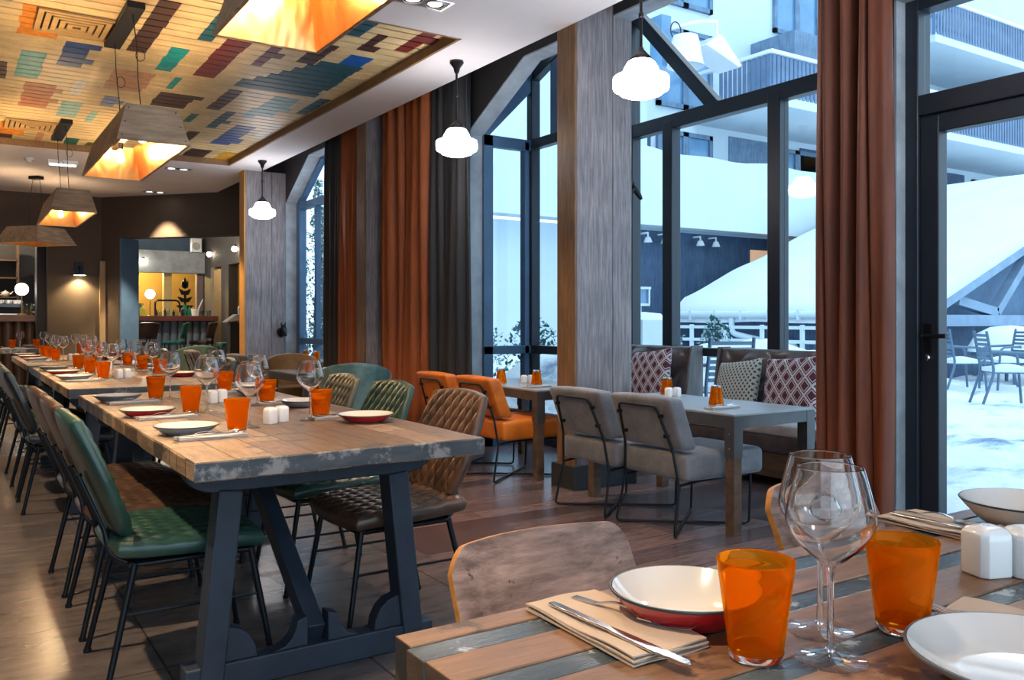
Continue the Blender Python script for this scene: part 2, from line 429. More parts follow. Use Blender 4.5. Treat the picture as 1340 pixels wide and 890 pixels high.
for (pa, pb) in (((6.66, 0), (6.66, 2.81)), ((6.66, 2.81), (5.745, 3.27)), ((5.745, 3.27), (3.515, 3.27)), ((3.515, 3.27), (2.6, 2.81)), ((2.6, 2.81), (2.6, 0)),
                 ((11.6, 0), (11.6, 2.75)), ((11.6, 2.75), (10.7, 3.27)), ((10.7, 3.27), (9.8, 3.27)), ((2.5, 0), (2.5, 2.72)), ((2.5, 2.72), (1.3, 2.72))):
    rv.bar(((WX0+WX1)/2+0.004, pa[0], pa[1]), ((WX0+WX1)/2+0.004, pb[0], pb[1]), 0.165, 0.024, (0, 1, 0) if abs(pa[1]-pb[1]) > 1e-3 and pa[0] == pb[0] else (0, 0, 1))
rv.build('window_reveal', M_CONC, wright, 0)['label'] = 'pale mottled concrete reveal'

# pillars clad in grey oak, warm brown on the room side
M_GREYOAK = WOOD('grey_oak', (0.12, 0.105, 0.117), (0.33, 0.295, 0.305), 'Z', 4.0, 0.6, 16, 0.35)
M_BROWNOAK = WOOD('brown_oak', (0.10, 0.05, 0.022), (0.25, 0.13, 0.058), 'Z', 4.0, 0.55, 14, 0.25)
M_PLINTH = P('plinth_black', (0.02, 0.022, 0.028), 0.5)
def pillar(yn, label, x0=3.533, x1=4.04, dy=0.2, plinth=True, tall=3.6):
    mb = MB()
    w = x1-x0; cuts = [x0+0.02, x0+w*0.40, x0+w*0.66, x1]
    for i, (a, b_) in enumerate(zip(cuts[:-1], cuts[1:])):
        mb.box(a+0.0015, b_-0.0015, yn+0.003*(i % 2), yn+dy, 0.0, tall)
    o = mb.build('pillar', M_GREYOAK, None, 40, 0.002); tag(o, label, 'pillar', kind='structure')
    MB().box(x0, x0+0.02, yn, yn+dy, 0.0, tall).build('face_board', M_BROWNOAK, o, 40, 0.002)['label'] = 'warm brown oak face board'
    if plinth: MB().box(x0-0.03, x1+0.02, yn-0.03, yn+dy+0.03, 0, 0.16).build('plinth', M_PLINTH, o, 40, 0.003)['label'] = 'black plinth'
    return o
pillar(4.627, 'grey oak pillar on a black plinth between the two window bays')
pillar(8.14, 'brown oak pillar between the two rust curtains')
pf = pillar(11.58, 'wide grey oak pillar at the far end beside the bar room', 3.30, 3.868, 0.22, True, 3.15)
M_GLOWOAK = P('lamplit_oak', (0.50, 0.24, 0.05), 0.45)  # brighter oak: the yellow lamplight on this face is in its colour
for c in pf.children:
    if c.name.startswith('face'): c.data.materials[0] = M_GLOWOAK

# far end: wall across, then a wall set at an angle with the opening to the bar room
wb = MB()
wb.box(1.31, 2.12, 15.5, 15.7, 0, 3.6); wb.box(-3.3, 1.31, 15.5, 15.7, 2.36, 3.6)
wback = struct('wall_back', wb, M_TAUPE, 'taupe wall at the far end with a small lamp', 'wall', smooth=0)
p0 = Vector((2.12, 15.47, 0)); p1 = Vector((4.03, 13.3, 0)); dv = (p1-p0).normalized(); nv = Vector((-dv.y, dv.x, 0))
if nv.y < 0: nv = -nv
L = (p1-p0).length
ang = lambda s, t, z: tuple(p0+dv*s+nv*t+Vector((0, 0, z)))
def abox(mb, s0, s1, t0, t1, z0, z1):
    vs = [ang(s, t, z) for z in (z0, z1) for s, t in ((s0, t0), (s1, t0), (s1, t1), (s0, t1))]
    return mb.add(vs, [(3,2,1,0),(4,5,6,7),(0,1,5,4),(1,2,6,5),(2,3,7,6),(3,0,4,7)])
wa = MB(); abox(wa, -0.16, 0.33, 0, 0.22, 0, 3.6); abox(wa, 0.33, L, 0, 0.22, 2.47, 3.6)
struct('wall_angled', wa, M_TAUPE, 'angled taupe wall over the bar room opening', 'wall', smooth=0)
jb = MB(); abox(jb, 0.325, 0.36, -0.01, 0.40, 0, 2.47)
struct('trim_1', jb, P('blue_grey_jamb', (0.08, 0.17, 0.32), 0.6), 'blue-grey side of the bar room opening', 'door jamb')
struct('trim_2', MB().box(2.06, 2.14, 15.40, 15.5, 0, 2.1), P('lamplit_tan', (0.30, 0.21, 0.12), 0.6), 'post in lamplit tan at the corner of the far walls', 'post')  # yellow lamplight on this corner is put into the tan
wl = MB().box(-3.5, -3.3, -2.6, 16.5, 0, 3.6)
struct('wall_left', wl, M_TAUPE, 'taupe wall along the aisle side', 'wall', smooth=0)

# ------------------------------------------------------------------ windows
def pane(mb_pts, parent, t=(0, 0, 0.008)):
    """one glass pane 8 mm thick from a planar polygon"""
    p = [Vector(q) for q in mb_pts]; n = (p[1]-p[0]).cross(p[2]-p[0]).normalized()*0.004
    k = len(p); vs = [q-n for q in p]+[q+n for q in p]
    fs = [tuple(range(k-1, -1, -1)), tuple(range(k, 2*k))]+[(i, (i+1) % k, k+(i+1) % k, k+i) for i in range(k)]
    return MB().add(vs, fs).build('glass_pane', M_GLASS, parent, 0)
M_BLUEFRAME = P('blue_grey_window_frame', (0.05, 0.11, 0.2), 0.45)
# stepped bay left of the near pillar
YR = 6.66; XA = 4.592; XB = 5.35
f = MB()
f.bar((4.08, YR, 0), (4.08, YR, 2.82), 0.10, 0.08, (0, 1, 0)); f.bar((4.03, YR, 2.77), (XA, YR, 2.77), 0.08, 0.10)
f.bar((4.03, YR, 0.87), (XA, YR, 0.87), 0.08, 0.075); f.bar((4.03, YR, 0.06), (XA, YR, 0.06), 0.08, 0.12)
f.bar((4.03, YR, 2.84), (XA, YR, 3.40), 0.08, 0.12); f.bar((4.50, YR, 0), (4.50, YR, 2.8), 0.05, 0.08, (0, 1, 0))
w1 = tag(f.build('window_1', M_BLUEFRAME, None, 40, 0.004), 'blue-framed return window of the bay left of the near pillar', 'window', kind='structure')
f = MB()
f.bar((XA, YR-0.01, 0), (XA, YR-0.01, 3.4), 0.095, 0.085, (0, 1, 0)); f.bar((XA, YR, 2.785), (XA, 6.12, 2.785), 0.08, 0.09)
f.bar((XA, YR, 0.87), (XA, 6.12, 0.87), 0.08, 0.075); f.bar((XA, YR, 0.06), (XA, 6.12, 0.06), 0.08, 0.12)
f.bar((XA, YR, 3.42), (XA, 6.12, 3.62), 0.08, 0.12)
f.bar((XA, 6.12, 0), (XA, 6.12, 3.6), 0.08, 0.08, (0, 1, 0))
f.build('window_frame', M_FRAME, w1, 40, 0.004)['label'] = 'charcoal frame beyond the corner'
f = MB(); f.box(XA-0.03, XA+0.03, 6.12, 6.34, 2.83, 3.62); f.build('infill_panel', M_BLUEFRAME, w1, 40, 0.003)
pane([(4.12, YR, 0.9), (4.48, YR, 0.9), (4.48, YR, 2.73), (4.12, YR, 2.73)], w1); pane([(4.12, YR, 0.12), (4.48, YR, 0.12), (4.48, YR, 0.84), (4.12, YR, 0.84)], w1)
pane([(XA, 6.6, 0.9), (XA, 6.15, 0.9), (XA, 6.15, 2.74), (XA, 6.6, 2.74)], w1); pane([(XA, 6.6, 0.12), (XA, 6.15, 0.12), (XA, 6.15, 0.84), (XA, 6.6, 0.84)], w1)
pane([(4.10, YR, 2.83), (XA-.04, YR, 2.83), (XA-.04, YR, 3.36)], w1); pane([(XA, 6.61, 2.83), (XA, 6.36, 2.83), (XA, 6.36, 3.5), (XA, 6.61, 3.4)], w1)
f = MB(); f.box(4.03, XA+0.04, 6.62, 6.70, 3.42, 3.66); f.box(4.03, XB+0.05, 2.8, 6.75, 4.45, 4.55); f.box(4.03, 4.08, 2.8, 6.7, 3.6, 4.45); f.box(XA, XB, 6.08, 6.14, 3.6, 4.5)
f.bar((4.03, 2.58, 3.75), (XB+0.03, 3.45, 3.75), 0.08, 1.5)
struct('trim_3', f, M_CONC, 'pale roof and side of the window bay', 'window bay')
# deep bay right of the near pillar
f = MB()
for yy in (6.12, 5.60, 4.43): f.bar((XB, yy, 0), (XB, yy, 2.9), 0.107, 0.12, (0, 1, 0))
for yy, z1 in ((6.12, 4.45), (3.48, 4.45)): f.bar((XB, yy, 0), (XB, yy, z1), 0.112, 0.10, (0, 1, 0))
f.bar((XB, 6.12, 2.89), (XB, 3.48, 2.89), 0.10, 0.125); f.bar((XB, 6.12, 0.876), (XB, 3.48, 0.876), 0.10, 0.07); f.bar((XB, 6.12, 0.06), (XB, 3.48, 0.06), 0.10, 0.12)
f.bar((XB, 6.10, 4.02), (XB, 5.06, 2.92), 0.09, 0.115, (0, 1, 0)); f.bar((XB, 6.12, 4.40), (XB, 3.48, 4.40), 0.10, 0.10)
w2 = tag(f.build('window_2', M_FRAME, None, 40, 0.005), 'charcoal-framed bay window with a slanting bar over the transom', 'window', kind='structure')
for a, b_ in ((6.06, 5.66), (5.54, 4.49), (4.37, 3.54)):
    pane([(XB, a, 0.92), (XB, b_, 0.92), (XB, b_, 2.82), (XB, a, 2.82)], w2); pane([(XB, a, 0.13), (XB, b_, 0.13), (XB, b_, 0.83), (XB, a, 0.83)], w2)
pane([(XB, 6.06, 2.96), (XB, 5.16, 2.96), (XB, 6.06, 3.92)], w2)
pane([(XB, 4.98, 2.96), (XB, 3.54, 2.96), (XB, 3.54, 4.34), (XB, 6.06, 4.34), (XB, 6.06, 4.1)], w2)
f = MB()
for z in (0.06, 0.876, 2.89): f.bar((4.07, 2.62, z), (XB, 3.46, z), 0.08, 0.1)
f.bar((4.09, 2.64, 0), (4.09, 2.64, 3.1), 0.08, 0.08, (1, 0, 0)); f.build('window_frame', M_FRAME, w2)
pane([(4.13, 2.66, 0.12), (5.3, 3.43, 0.12), (5.3, 3.43, 2.84), (4.13, 2.66, 2.84)], w2)
f = MB(); f.bar((XA, 6.12, 0.06), (XB, 6.12, 0.06), 0.08, 0.12); f.bar((XA, 6.12, 2.8), (XB, 6.12, 2.8), 0.08, 0.12); f.build('window_frame', M_FRAME, w2)
pane([(XA+.04, 6.12, 0.12), (XB-.05, 6.12, 0.12), (XB-.05, 6.12, 2.74), (XA+.04, 6.12, 2.74)], w2); pane([(XA+.04, 6.12, 2.86), (XB-.05, 6.12, 2.86), (XB-.05, 6.12, 3.6), (XA+.04, 6.12, 3.6)], w2)
# far bay
f = MB(); XC = 4.07
f.bar((XC, 11.53, 0), (XC, 11.53, 3.27), 0.1, 0.14, (0, 1, 0)); f.bar((XC, 10.9, 0), (XC, 10.9, 2.75), 0.07, 0.06, (0, 1, 0))
f.bar((XC, 11.6, 2.70), (XC, 8.9, 2.70), 0.08, 0.10); f.bar((XC, 11.6, 0.86), (XC, 8.9, 0.86), 0.08, 0.08); f.bar((XC, 11.6, 0.06), (XC, 8.9, 0.06), 0.08, 0.12)
f.bar((XC, 11.65, 2.75), (XC, 10.7, 3.30), 0.08, 0.16); f.bar((XC, 10.7, 3.3), (XC, 8.9, 3.3), 0.08, 0.12)
f.bar((XC, 8.95, 0), (XC, 8.95, 3.3), 0.1, 0.1, (0, 1, 0))
w3 = tag(f.build('window_3', M_BLUEFRAME, None, 40, 0.005), 'blue-framed window of the far bay beside the wide grey pillar', 'window', kind='structure')
pane([(XC, 11.46, 0.9), (XC, 10.93, 0.9), (XC, 10.93, 2.65), (XC, 11.46, 2.65)], w3); pane([(XC, 10.87, 0.9), (XC, 9.0, 0.9), (XC, 9.0, 2.65), (XC, 10.87, 2.65)], w3)
pane([(XC, 11.46, 0.12), (XC, 9.0, 0.12), (XC, 9.0, 0.82), (XC, 11.46, 0.82)], w3); pane([(XC, 11.46, 2.75), (XC, 9.0, 2.75), (XC, 9.0, 3.24), (XC, 10.7, 3.24), (XC, 11.46, 2.82)], w3)

# ------------------------------------------------------------------ glazed door
XD = 4.0; f = MB()
f.bar((XD, 2.46, 0), (XD, 2.46, 2.72), 0.11, 0.075, (0, 1, 0)); f.bar((XD, 1.34, 0), (XD, 1.34, 2.72), 0.11, 0.075, (0, 1, 0))
f.bar((XD, 2.5, 2.69), (XD, 1.3, 2.69), 0.103, 0.07); f.bar((XD, 2.5, 2.19), (XD, 1.3, 2.19), 0.103, 0.10)
d1 = tag(f.build('door_1', M_FRAME, None, 40, 0.006), 'charcoal-framed glazed door to the snowy terrace', 'door', kind='structure')
pane([(XD, 2.42, 2.24), (XD, 1.38, 2.24), (XD, 1.38, 2.655), (XD, 2.42, 2.655)], d1)
f = MB()
f.bar((XD, 2.375, 0.02), (XD, 2.375, 2.13), 0.075, 0.095, (0, 1, 0)); f.bar((XD, 1.43, 0.02), (XD, 1.43, 2.13), 0.075, 0.095, (0, 1, 0))
f.bar((XD, 2.42, 2.095), (XD, 1.38, 2.095), 0.069, 0.09); f.bar((XD, 2.42, 0.09), (XD, 1.38, 0.09), 0.069, 0.14)
leaf = f.build('door_leaf', M_FRAME, d1, 40, 0.005)
pane([(XD, 2.33, 0.16), (XD, 1.475, 0.16), (XD, 1.475, 2.05), (XD, 2.33, 2.05)], leaf)
h = MB(); h.box(XD-0.05, XD-0.038, 2.36, 2.395, 0.99, 1.13); h.tube(fillet([(XD-0.04, 2.377, 1.07), (XD-0.10, 2.377, 1.07), (XD-0.105, 2.25, 1.072)], 0.02), 0.011, 8)
h.build('door_handle', P('handle_black', (0.015, 0.016, 0.02), 0.3, 0.5), leaf, 40)
MB().lathe([(0, 0), (0.014, 0), (0.014, 0.014), (0.008, 0.02), (0, 0.02)], 16).xf(Matrix.Translation((XD-0.038, 2.377, 0.965)) @ Matrix.Rotation(-PI/2, 4, 'Y')).build('lock_cylinder', M_STEEL, leaf)

# ------------------------------------------------------------------ curtains
def velvet(name, c, hi):
    m, nt, b = nt_new(name)
    v = coords(nt, (1, 1, 0.12)); n = noise(nt, v, 26, 3); r = ramp(nt, [(0.25, tuple(a*0.7+b_*0.3 for a, b_ in zip(c, hi))), (0.8, hi)]); nt.links.new(n.outputs['Fac'], r.inputs[0])
    nt.links.new(r.outputs[0], b.inputs['Base Color']); b.inputs['Roughness'].default_value = 0.65
    b.inputs['Sheen Weight'].default_value = 0.5; b.inputs['Sheen Roughness'].default_value = 0.35; b.inputs['Sheen Tint'].default_value = (*hi, 1)
    return m
M_RUST = velvet('rust_velvet', (0.22, 0.05, 0.013), (0.42, 0.105, 0.02))
M_DOORV = velvet('rust_plum_velvet', (0.06, 0.018, 0.012), (0.19, 0.045, 0.014))
M_DARKV = velvet('charcoal_velvet', (0.012, 0.012, 0.014), (0.03, 0.03, 0.033))
M_PLUMV = velvet('plum_brown_velvet', (0.06, 0.022, 0.02), (0.12, 0.045, 0.03))
def curtain(name, label, x, y0, y1, mat, folds, amp, seed, ztop=3.4, flare=0.0, group=None):
    rnd = random.Random(seed); ph = rnd.random()*6; ph2 = rnd.random()*6
    def fn(a, b):
        z = 0.02+b*(ztop-0.02); sq = 1+flare*(1-b)
        yy = (y0+y1)/2+(a-0.5)*(y1-y0)*sq
        w = a*folds*2*PI
        xx = x+amp*(math.sin(w+ph+0.5*math.sin(b*2.2+ph2))+0.45*math.sin(w*1.73+ph2+b*0.9))+0.012*math.sin(b*5+a*9)
        yy += 0.35*amp*math.cos(w+ph)
        return (xx, yy, z), (1, 0, 0)
    mb = MB().sheet(fn, int(folds*14)+20, 26, 0.012)
    o = mb.build(name, mat, None, 180); tag(o, label, 'curtain', group)
    MB().tube([(x, y0-0.03, ztop+0.03), (x, y1+0.03, ztop+0.03)], 0.012, 8).build('curtain_rail', M_METAL, o)
    return o
curtain('curtain', 'tall rust brown velvet curtain beside the glazed door', 3.73, 2.44, 2.80, M_DOORV, 4.4, 0.05, 11)
curtain('curtain', 'charcoal curtain beside the bay with orange chairs', 3.74, 6.34, 6.98, M_DARKV, 5.2, 0.038, 5)
curtain('curtain', 'wide rust curtain between charcoal curtain and brown pillar', 3.72, 7.02, 7.98, M_RUST, 5.5, 0.05, 8)
curtain('curtain', 'narrow rust curtain left of the brown pillar', 3.72, 8.52, 9.14, M_RUST, 4.2, 0.045, 9)
curtain('curtain', 'charcoal curtain beside the far bay window', 3.74, 9.16, 9.72, M_DARKV, 4.2, 0.038, 12)

# ------------------------------------------------------------------ long trestle tables
M_TOP, _, _ = PLANKS('reclaimed_table_planks', [(0.13, 0.085, 0.058), (0.25, 0.17, 0.118), (0.36, 0.26, 0.185), (0.20, 0.125, 0.085)], 0.62, 0.115, 'Y', 0.42, (0.035, 0.022, 0.016),
                     ((0.045, 0.042, 0.045), 8, 0.56), mort=0.003, bmp=0.35, stretch=9)
M_EDGE = WOOD('chipped_blue_paint', (0.035, 0.045, 0.06), (0.10, 0.115, 0.13), 'X', 4, 0.6, 4, 0.4, ((0.26, 0.25, 0.25), 5.5, 0.52))
def side_edge_mat():
    m, nt, b = PLANKS('table_edge_blocks', [(0.07, 0.05, 0.04), (0.26, 0.17, 0.10), (0.34, 0.23, 0.14), (0.12, 0.085, 0.06)], 0.11, 0.4, 'Y', 0.5, (0.05, 0.03, 0.02), ((0.05, 0.05, 0.05), 9, 0.55), bmp=0.4)
    return m
M_SIDE = side_edge_mat()
def trestle_table(label, yc, ln, x0=0.556, x1=1.479, first=None):
    """origin at floor centre"""
    w = x1-x0
    t = thing('trestle_table', label, 'table', ((x0+x1)/2, yc, 0), 0, 'long reclaimed wood trestle tables')
    hw = w/2; hl = ln/2
    # top as one slab with a worn outline
    pts = []
    rnd = random.Random(4)
    for i in range(13): pts.append((-hw+w*i/12, -hl+rnd.uniform(-0.006, 0.006)))
    for i in range(1, 24): pts.append((hw+rnd.uniform(-0.004, 0.004), -hl+ln*i/24))
    for i in range(13): pts.append((hw-w*i/12, hl+rnd.uniform(-0.006, 0.006)))
    for i in range(1, 24): pts.append((-hw+rnd.uniform(-0.004, 0.004), hl-ln*i/24))
    mb = MB().prism(pts, lambda u, v, z: (u, v, z), 0.705, 0.76)
    n = len(pts); mb.mi[0] = 0; mb.mi[1] = 0
    for k in range(n):
        a = pts[k]; b = pts[(k+1) % n]
        mb.mi[2+k] = 1 if abs(a[1]-b[1]) < 0.03 else 2
    o = mb.build('tabletop', [M_TOP, M_EDGE, M_SIDE], t, 40, 0.004, 1)
    for s in (-1, 1):
        Y = s*(hl-0.325)
        prof = [(-0.42, 0.704), (-0.42, 0.675)]+[(-0.42+0.10*(1-math.cos(a)), 0.675-0.06*math.sin(a)) for a in (0.3, 0.6, 0.9, 1.2, 1.5)]
        prof += [(-x, z) for x, z in reversed(prof)]
        MB().prism(prof, lambda u, v, q: (u, q, v), Y-0.035, Y+0.035).build('top_rail', M_BLUESTEEL, t, 40, 0.004)
        for q in (-1, 1):
            MB().bar((q*0.285, Y, 0.62), (q*0.345, Y, 0.03), 0.075, 0.09, (0, 1, 0)).build('leg', M_BLUESTEEL, t, 40, 0.005)
        MB().box(-0.42, 0.42, Y-0.04, Y+0.04, 0.0, 0.085).build('foot_rail', M_BLUESTEEL, t, 40, 0.005)
        for q in (-1, 1):
            br = MB()
            cp = [(q*0.305, 0.085), (q*0.20, 0.085)]+[(q*(0.20+0.0+0.09*(1-math.cos(a))), 0.085+0.105*math.sin(a)) for a in (0.35, 0.75, 1.15, 1.5)]+[(q*0.318, 0.20)]
            br.prism(cp, lambda u, v, k: (u, k, v), Y-0.03, Y+0.03).build('scroll_bracket', M_BLUESTEEL, t, 40, 0.003)
            br = MB(); cp = [(q*0.035, 0.085), (q*0.145, 0.085)]+[(q*(0.145-0.075*math.sin(a)), 0.085+0.085*(1-math.cos(a))) for a in (0.5, 0.9, 1.3, 1.57)]+[(q*0.035, 0.18)]
            br.prism(cp, lambda u, v, k: (u, k, v), Y-0.03, Y+0.03).build('centre_bracket', M_BLUESTEEL, t, 40, 0.003)
        MB().bar((0, Y-s*0.0, 0.11), (0, s*0.06, 0.685), 0.07, 0.06, (1, 0, 0)).build('diagonal_brace', M_BLUESTEEL, t, 40, 0.004)
    MB().bar((0, -hl+0.3, 0.67), (0, hl-0.3, 0.67), 0.07, 0.05).build('spine_beam', M_BLUESTEEL, t, 40, 0.004)
    return t
trestle_table('nearest long reclaimed wood table on a dark blue trestle', 3.675, 2.50)
trestle_table('middle long reclaimed wood table behind the nearest one', 6.665, 2.60)
trestle_table('farthest of the three long reclaimed wood tables in a row', 9.42, 2.32)
t = thing('trestle_table', 'dark-edged dining table crosswise at the end of the row of long tables', 'table', (0.45, 13.5, 0), 0)
MB().box(-0.95, 0.75, -0.42, 0.42, 0.70, 0.76).build('tabletop', [M_EDGE], t, 40, 0.004)
for sx in (-0.8, 0.6):
    MB().bar((sx, -0.3, 0), (sx, -0.25, 0.7), 0.08, 0.08, (0, 1, 0)).build('leg', M_BLUESTEEL, t); MB().bar((sx, 0.3, 0), (sx, 0.25, 0.7), 0.08, 0.08, (0, 1, 0)).build('leg', M_BLUESTEEL, t)

# ------------------------------------------------------------------ quilted leather chairs
def LEATHER(name, c, hi, rough=0.32):
    m, nt, b = nt_new(name); v = coords(nt); n = noise(nt, v, 9, 6); r = ramp(nt, [(0.32, c), (0.72, hi)]); nt.links.new(n.outputs['Fac'], r.inputs[0])
    nt.links.new(r.outputs[0], b.inputs['Base Color']); b.inputs['Roughness'].default_value = rough
    n2 = noise(nt, v, 260, 3); bump(nt, b, n2.outputs['Fac'], 0.06, 0.002)
    b.inputs['Coat Weight'].default_value = 0.12; b.inputs['Coat Roughness'].default_value = 0.3
    return m
L_GREEN = LEATHER('green_leather', (0.012, 0.04, 0.033), (0.03, 0.085, 0.065))
L_BROWN = LEATHER('brown_leather', (0.045, 0.026, 0.019), (0.115, 0.062, 0.04))
L_BLACK = LEATHER('black_teal_leather', (0.012, 0.018, 0.022), (0.03, 0.042, 0.05))
L_OLIVE = LEATHER('olive_leather', (0.05, 0.055, 0.04), (0.11, 0.115, 0.085))
def puff(u, v, edge):
    return (abs(math.sin(PI*u))*abs(math.sin(PI*v)))**0.55*edge
def quilt_pad(place, w, h, th, px, pz, amp, N=56, quilted=True, corner=0.30, taper=None):
    """padded panel; place(s, t, n) maps across, up and outward to 3-D"""
    mb = MB(); g = []
    def m2(a, b):
        s = a*math.sqrt(max(0, 1-b*b*corner*0.5)); t = b*math.sqrt(max(0, 1-a*a*corner*0.5))
        k = taper(t) if taper else 1.0
        return s*w/2*k, t*h/2
    for side in (1, -1):
        for i in range(N+1):
            for j in range(N+1):
                a = -1+2*i/N; b = -1+2*j/N; s, t = m2(a, b)
                ed = 1-max(abs(a), abs(b))**7
                n = th/2*(0.62+0.38*ed)
                if side == 1 and quilted:
                    e2 = min(1.0, (1-max(abs(a), abs(b)))*12)
                    n += amp*puff(s/px+t/pz, s/px-t/pz, e2)-amp*0.6*e2
                g.append(place(s, t, n*side))
    K = (N+1)*(N+1); id_ = lambda i, j: i*(N+1)+j
    fs = []
    for i in range(N):
        for j in range(N):
            fs.append((id_(i,j), id_(i+1,j), id_(i+1,j+1), id_(i,j+1))); fs.append(tuple(K+q for q in (id_(i,j+1), id_(i+1,j+1), id_(i+1,j), id_(i,j))))
    loop = [id_(i,0) for i in range(N)]+[id_(N,j) for j in range(N)]+[id_(i,N) for i in range(N,0,-1)]+[id_(0,j) for j in range(N,0,-1)]
    mb.add(g, fs)
    o = len(mb.v); ring = []
    for q in loop:
        p = (Vector(g[q])+Vector(g[K+q]))/2
        ring.append(p)
    c = sum(ring, Vector())/len(ring)
    ring = [p+(p-c).normalized()*th*0.16 for p in ring]
    mb.v += [tuple(p) for p in ring]; R = len(ring)
    for k in range(R):
        a, b_ = loop[k], loop[(k+1) % R]
        mb.f += [(b_, a, o+k, o+(k+1) % R), (K+a, K+b_, o+(k+1) % R, o+k)]; mb.mi += [0, 0]
    return mb
def place_seat(s, t, n):      # t: front +X
    return (0.0+t, s, 0.435+n+0.012*(t/0.24)**2*(1 if t < 0 else 0.2)-0.02*max(0, t/0.24)**3)
def place_back(s, t, n):      # t -0.2..0.2 up; leans back
    z = 0.66+t*0.985; x = -0.275-0.16*(t+0.0)/0.4*1.0+n*0.97+0.55*s*s*0.7
    return (x, s, z+n*0.25)
SEAT_W, SEAT_D = 0.485, 0.48
def quilted_chair(label, loc, rz, mat):
    t = thing('dining_chair', label, 'chair', loc, rz, 'quilted leather dining chairs')
    quilt_pad(place_seat, SEAT_W, SEAT_D, 0.075, 0.057, 0.092, 0.011, 84, corner=0.34).build('seat', mat, t, 180)
    b = quilt_pad(place_back, 0.45, 0.40, 0.055, 0.057, 0.092, 0.011, 84, corner=0.30, taper=lambda t: 1.0-0.09*max(0, t)-0.16*max(0, -t)**2).build('backrest', mat, t, 180)
    # leather strap loop on the rear of the backrest
    for s in (-0.1, 0.1):
        st = MB()
        st.sheet(lambda a, c_, s=s: ((lambda p: (p[0]-0.004, p[1], p[2]))(place_back(s-0.022+0.044*a, -0.16+0.17*c_, -0.031)), (1, 0, 0)), 2, 6, 0.004)
        st.build('rear_strap', mat, b, 60)
    fr = MB()
    for s in (-1, 1):
        fr.tube(fillet([place_back(s*0.10, 0.02, -0.042), place_back(s*0.115, -0.17, -0.042), (-0.238, s*0.13, 0.42), (-0.19, s*0.15, 0.384), (0.0, s*0.18, 0.384), (0.18, s*0.19, 0.384)], 0.05, 5), 0.0095, 8)
    fr.build('back_frame', M_METAL, t, 60)
    MB().tube(fillet([(-0.18, -0.19, 0.385), (-0.18, 0.19, 0.385), (0.2, 0.19, 0.385), (0.2, -0.19, 0.385), (-0.18, -0.19, 0.385), (-0.18, -0.05, 0.385)], 0.04), 0.009, 8).build('seat_frame', M_METAL, t, 60)
    for sx, fx in ((-0.17, -0.255), (0.19, 0.255)):
        for s in (-1, 1):
            lg = MB().tube([(sx, s*0.185, 0.388), (fx, s*0.215, 0.012)], [0.0115, 0.0095], 8); lg.lathe([(0, 0), (0.013, 0), (0.013, 0.014), (0, 0.014)], 10, (fx, s*0.215, 0))
            lg.build('leg', M_METAL, t, 60)
    for s in (-1, 1):
        MB().tube([(-0.205, s*0.1975, 0.235), (0.218, s*0.1975, 0.235)], 0.005, 6).build('stretcher', M_METAL, t, 60)
    return t
# prototypes in place, then copies
ch0 = quilted_chair('green quilted leather chair at the near left side of the nearest long table', (0.655, 3.075, 0), 0, L_GREEN)
def chair_copy(label, loc, rz, mat):
    r = dup(ch0, loc, rz, label)
    recolor(r, L_GREEN, mat)
    return r
chair_copy('brown quilted chair behind the near green one on the aisle side', (0.655, 3.63, 0), 0, L_BROWN)
chair_copy('dark brown quilted chair third from the near end on the aisle side', (0.65, 4.21, 0), 0.03, L_BROWN)
chair_copy('brown quilted leather chair at the near right corner of the nearest table', (1.425, 3.07, 0), PI+0.02, L_BROWN)
chair_copy('green quilted leather chair behind the near brown one on the window side', (1.42, 3.70, 0), PI, L_GREEN)
chair_copy('olive grey quilted chair third along the window side of the nearest table', (1.42, 4.31, 0), PI-0.03, L_OLIVE)
for i, y in enumerate((6.02, 6.62, 7.22)):
    chair_copy('black teal quilted chair %s on the aisle side of the middle long table' % ('first', 'second', 'third')[i], (0.62, y, 0), 0.02*i, L_BLACK)
for i, (y, mm, nm) in enumerate(((6.0, L_BROWN, 'brown'), (6.58, L_BLACK, 'black teal'), (7.22, L_OLIVE, 'olive grey'))):
    chair_copy('%s quilted chair on the window side of the middle long table' % nm, (1.42, y, 0), PI, mm)
for i, y in enumerate((8.92, 9.45, 9.98)):
    chair_copy('black quilted chair %s on the aisle side of the farthest long table' % ('first', 'second', 'third')[i], (0.62, y, 0), 0.0, L_BLACK)
for i, (y, mm, nm) in enumerate(((8.95, L_GREEN, 'green'), (9.7, L_BROWN, 'brown'))):
    chair_copy('%s quilted chair on the window side of the farthest long table' % nm, (1.42, y, 0), PI, mm)

# ------------------------------------------------------------------ boxy lounge chairs on wire frames
def VELVET(name, c, hi):
    m, nt, b = nt_new(name); v = coords(nt); n = noise(nt, v, 7, 7, 0.7); r = ramp(nt, [(0.3, c), (0.7, hi)]); nt.links.new(n.outputs['Fac'], r.inputs[0])
    nt.links.new(r.outputs[0], b.inputs['Base Color']); b.inputs['Roughness'].default_value = 0.6
    b.inputs['Sheen Weight'].default_value = 0.6; b.inputs['Sheen Roughness'].default_value = 0.3; b.inputs['Sheen Tint'].default_value = (0.75, 0.8, 0.9, 1)
    return m
V_GREY = VELVET('grey_velvet', (0.115, 0.12, 0.137), (0.215, 0.225, 0.255))
V_ORANGE = LEATHER('orange_leather', (0.50, 0.115, 0.006), (0.72, 0.20, 0.012), 0.45)
V_TAN = VELVET('tan_velvet', (0.11, 0.085, 0.06), (0.2, 0.155, 0.11))
V_UMBER = VELVET('umber_leather', (0.06, 0.03, 0.02), (0.12, 0.06, 0.04))
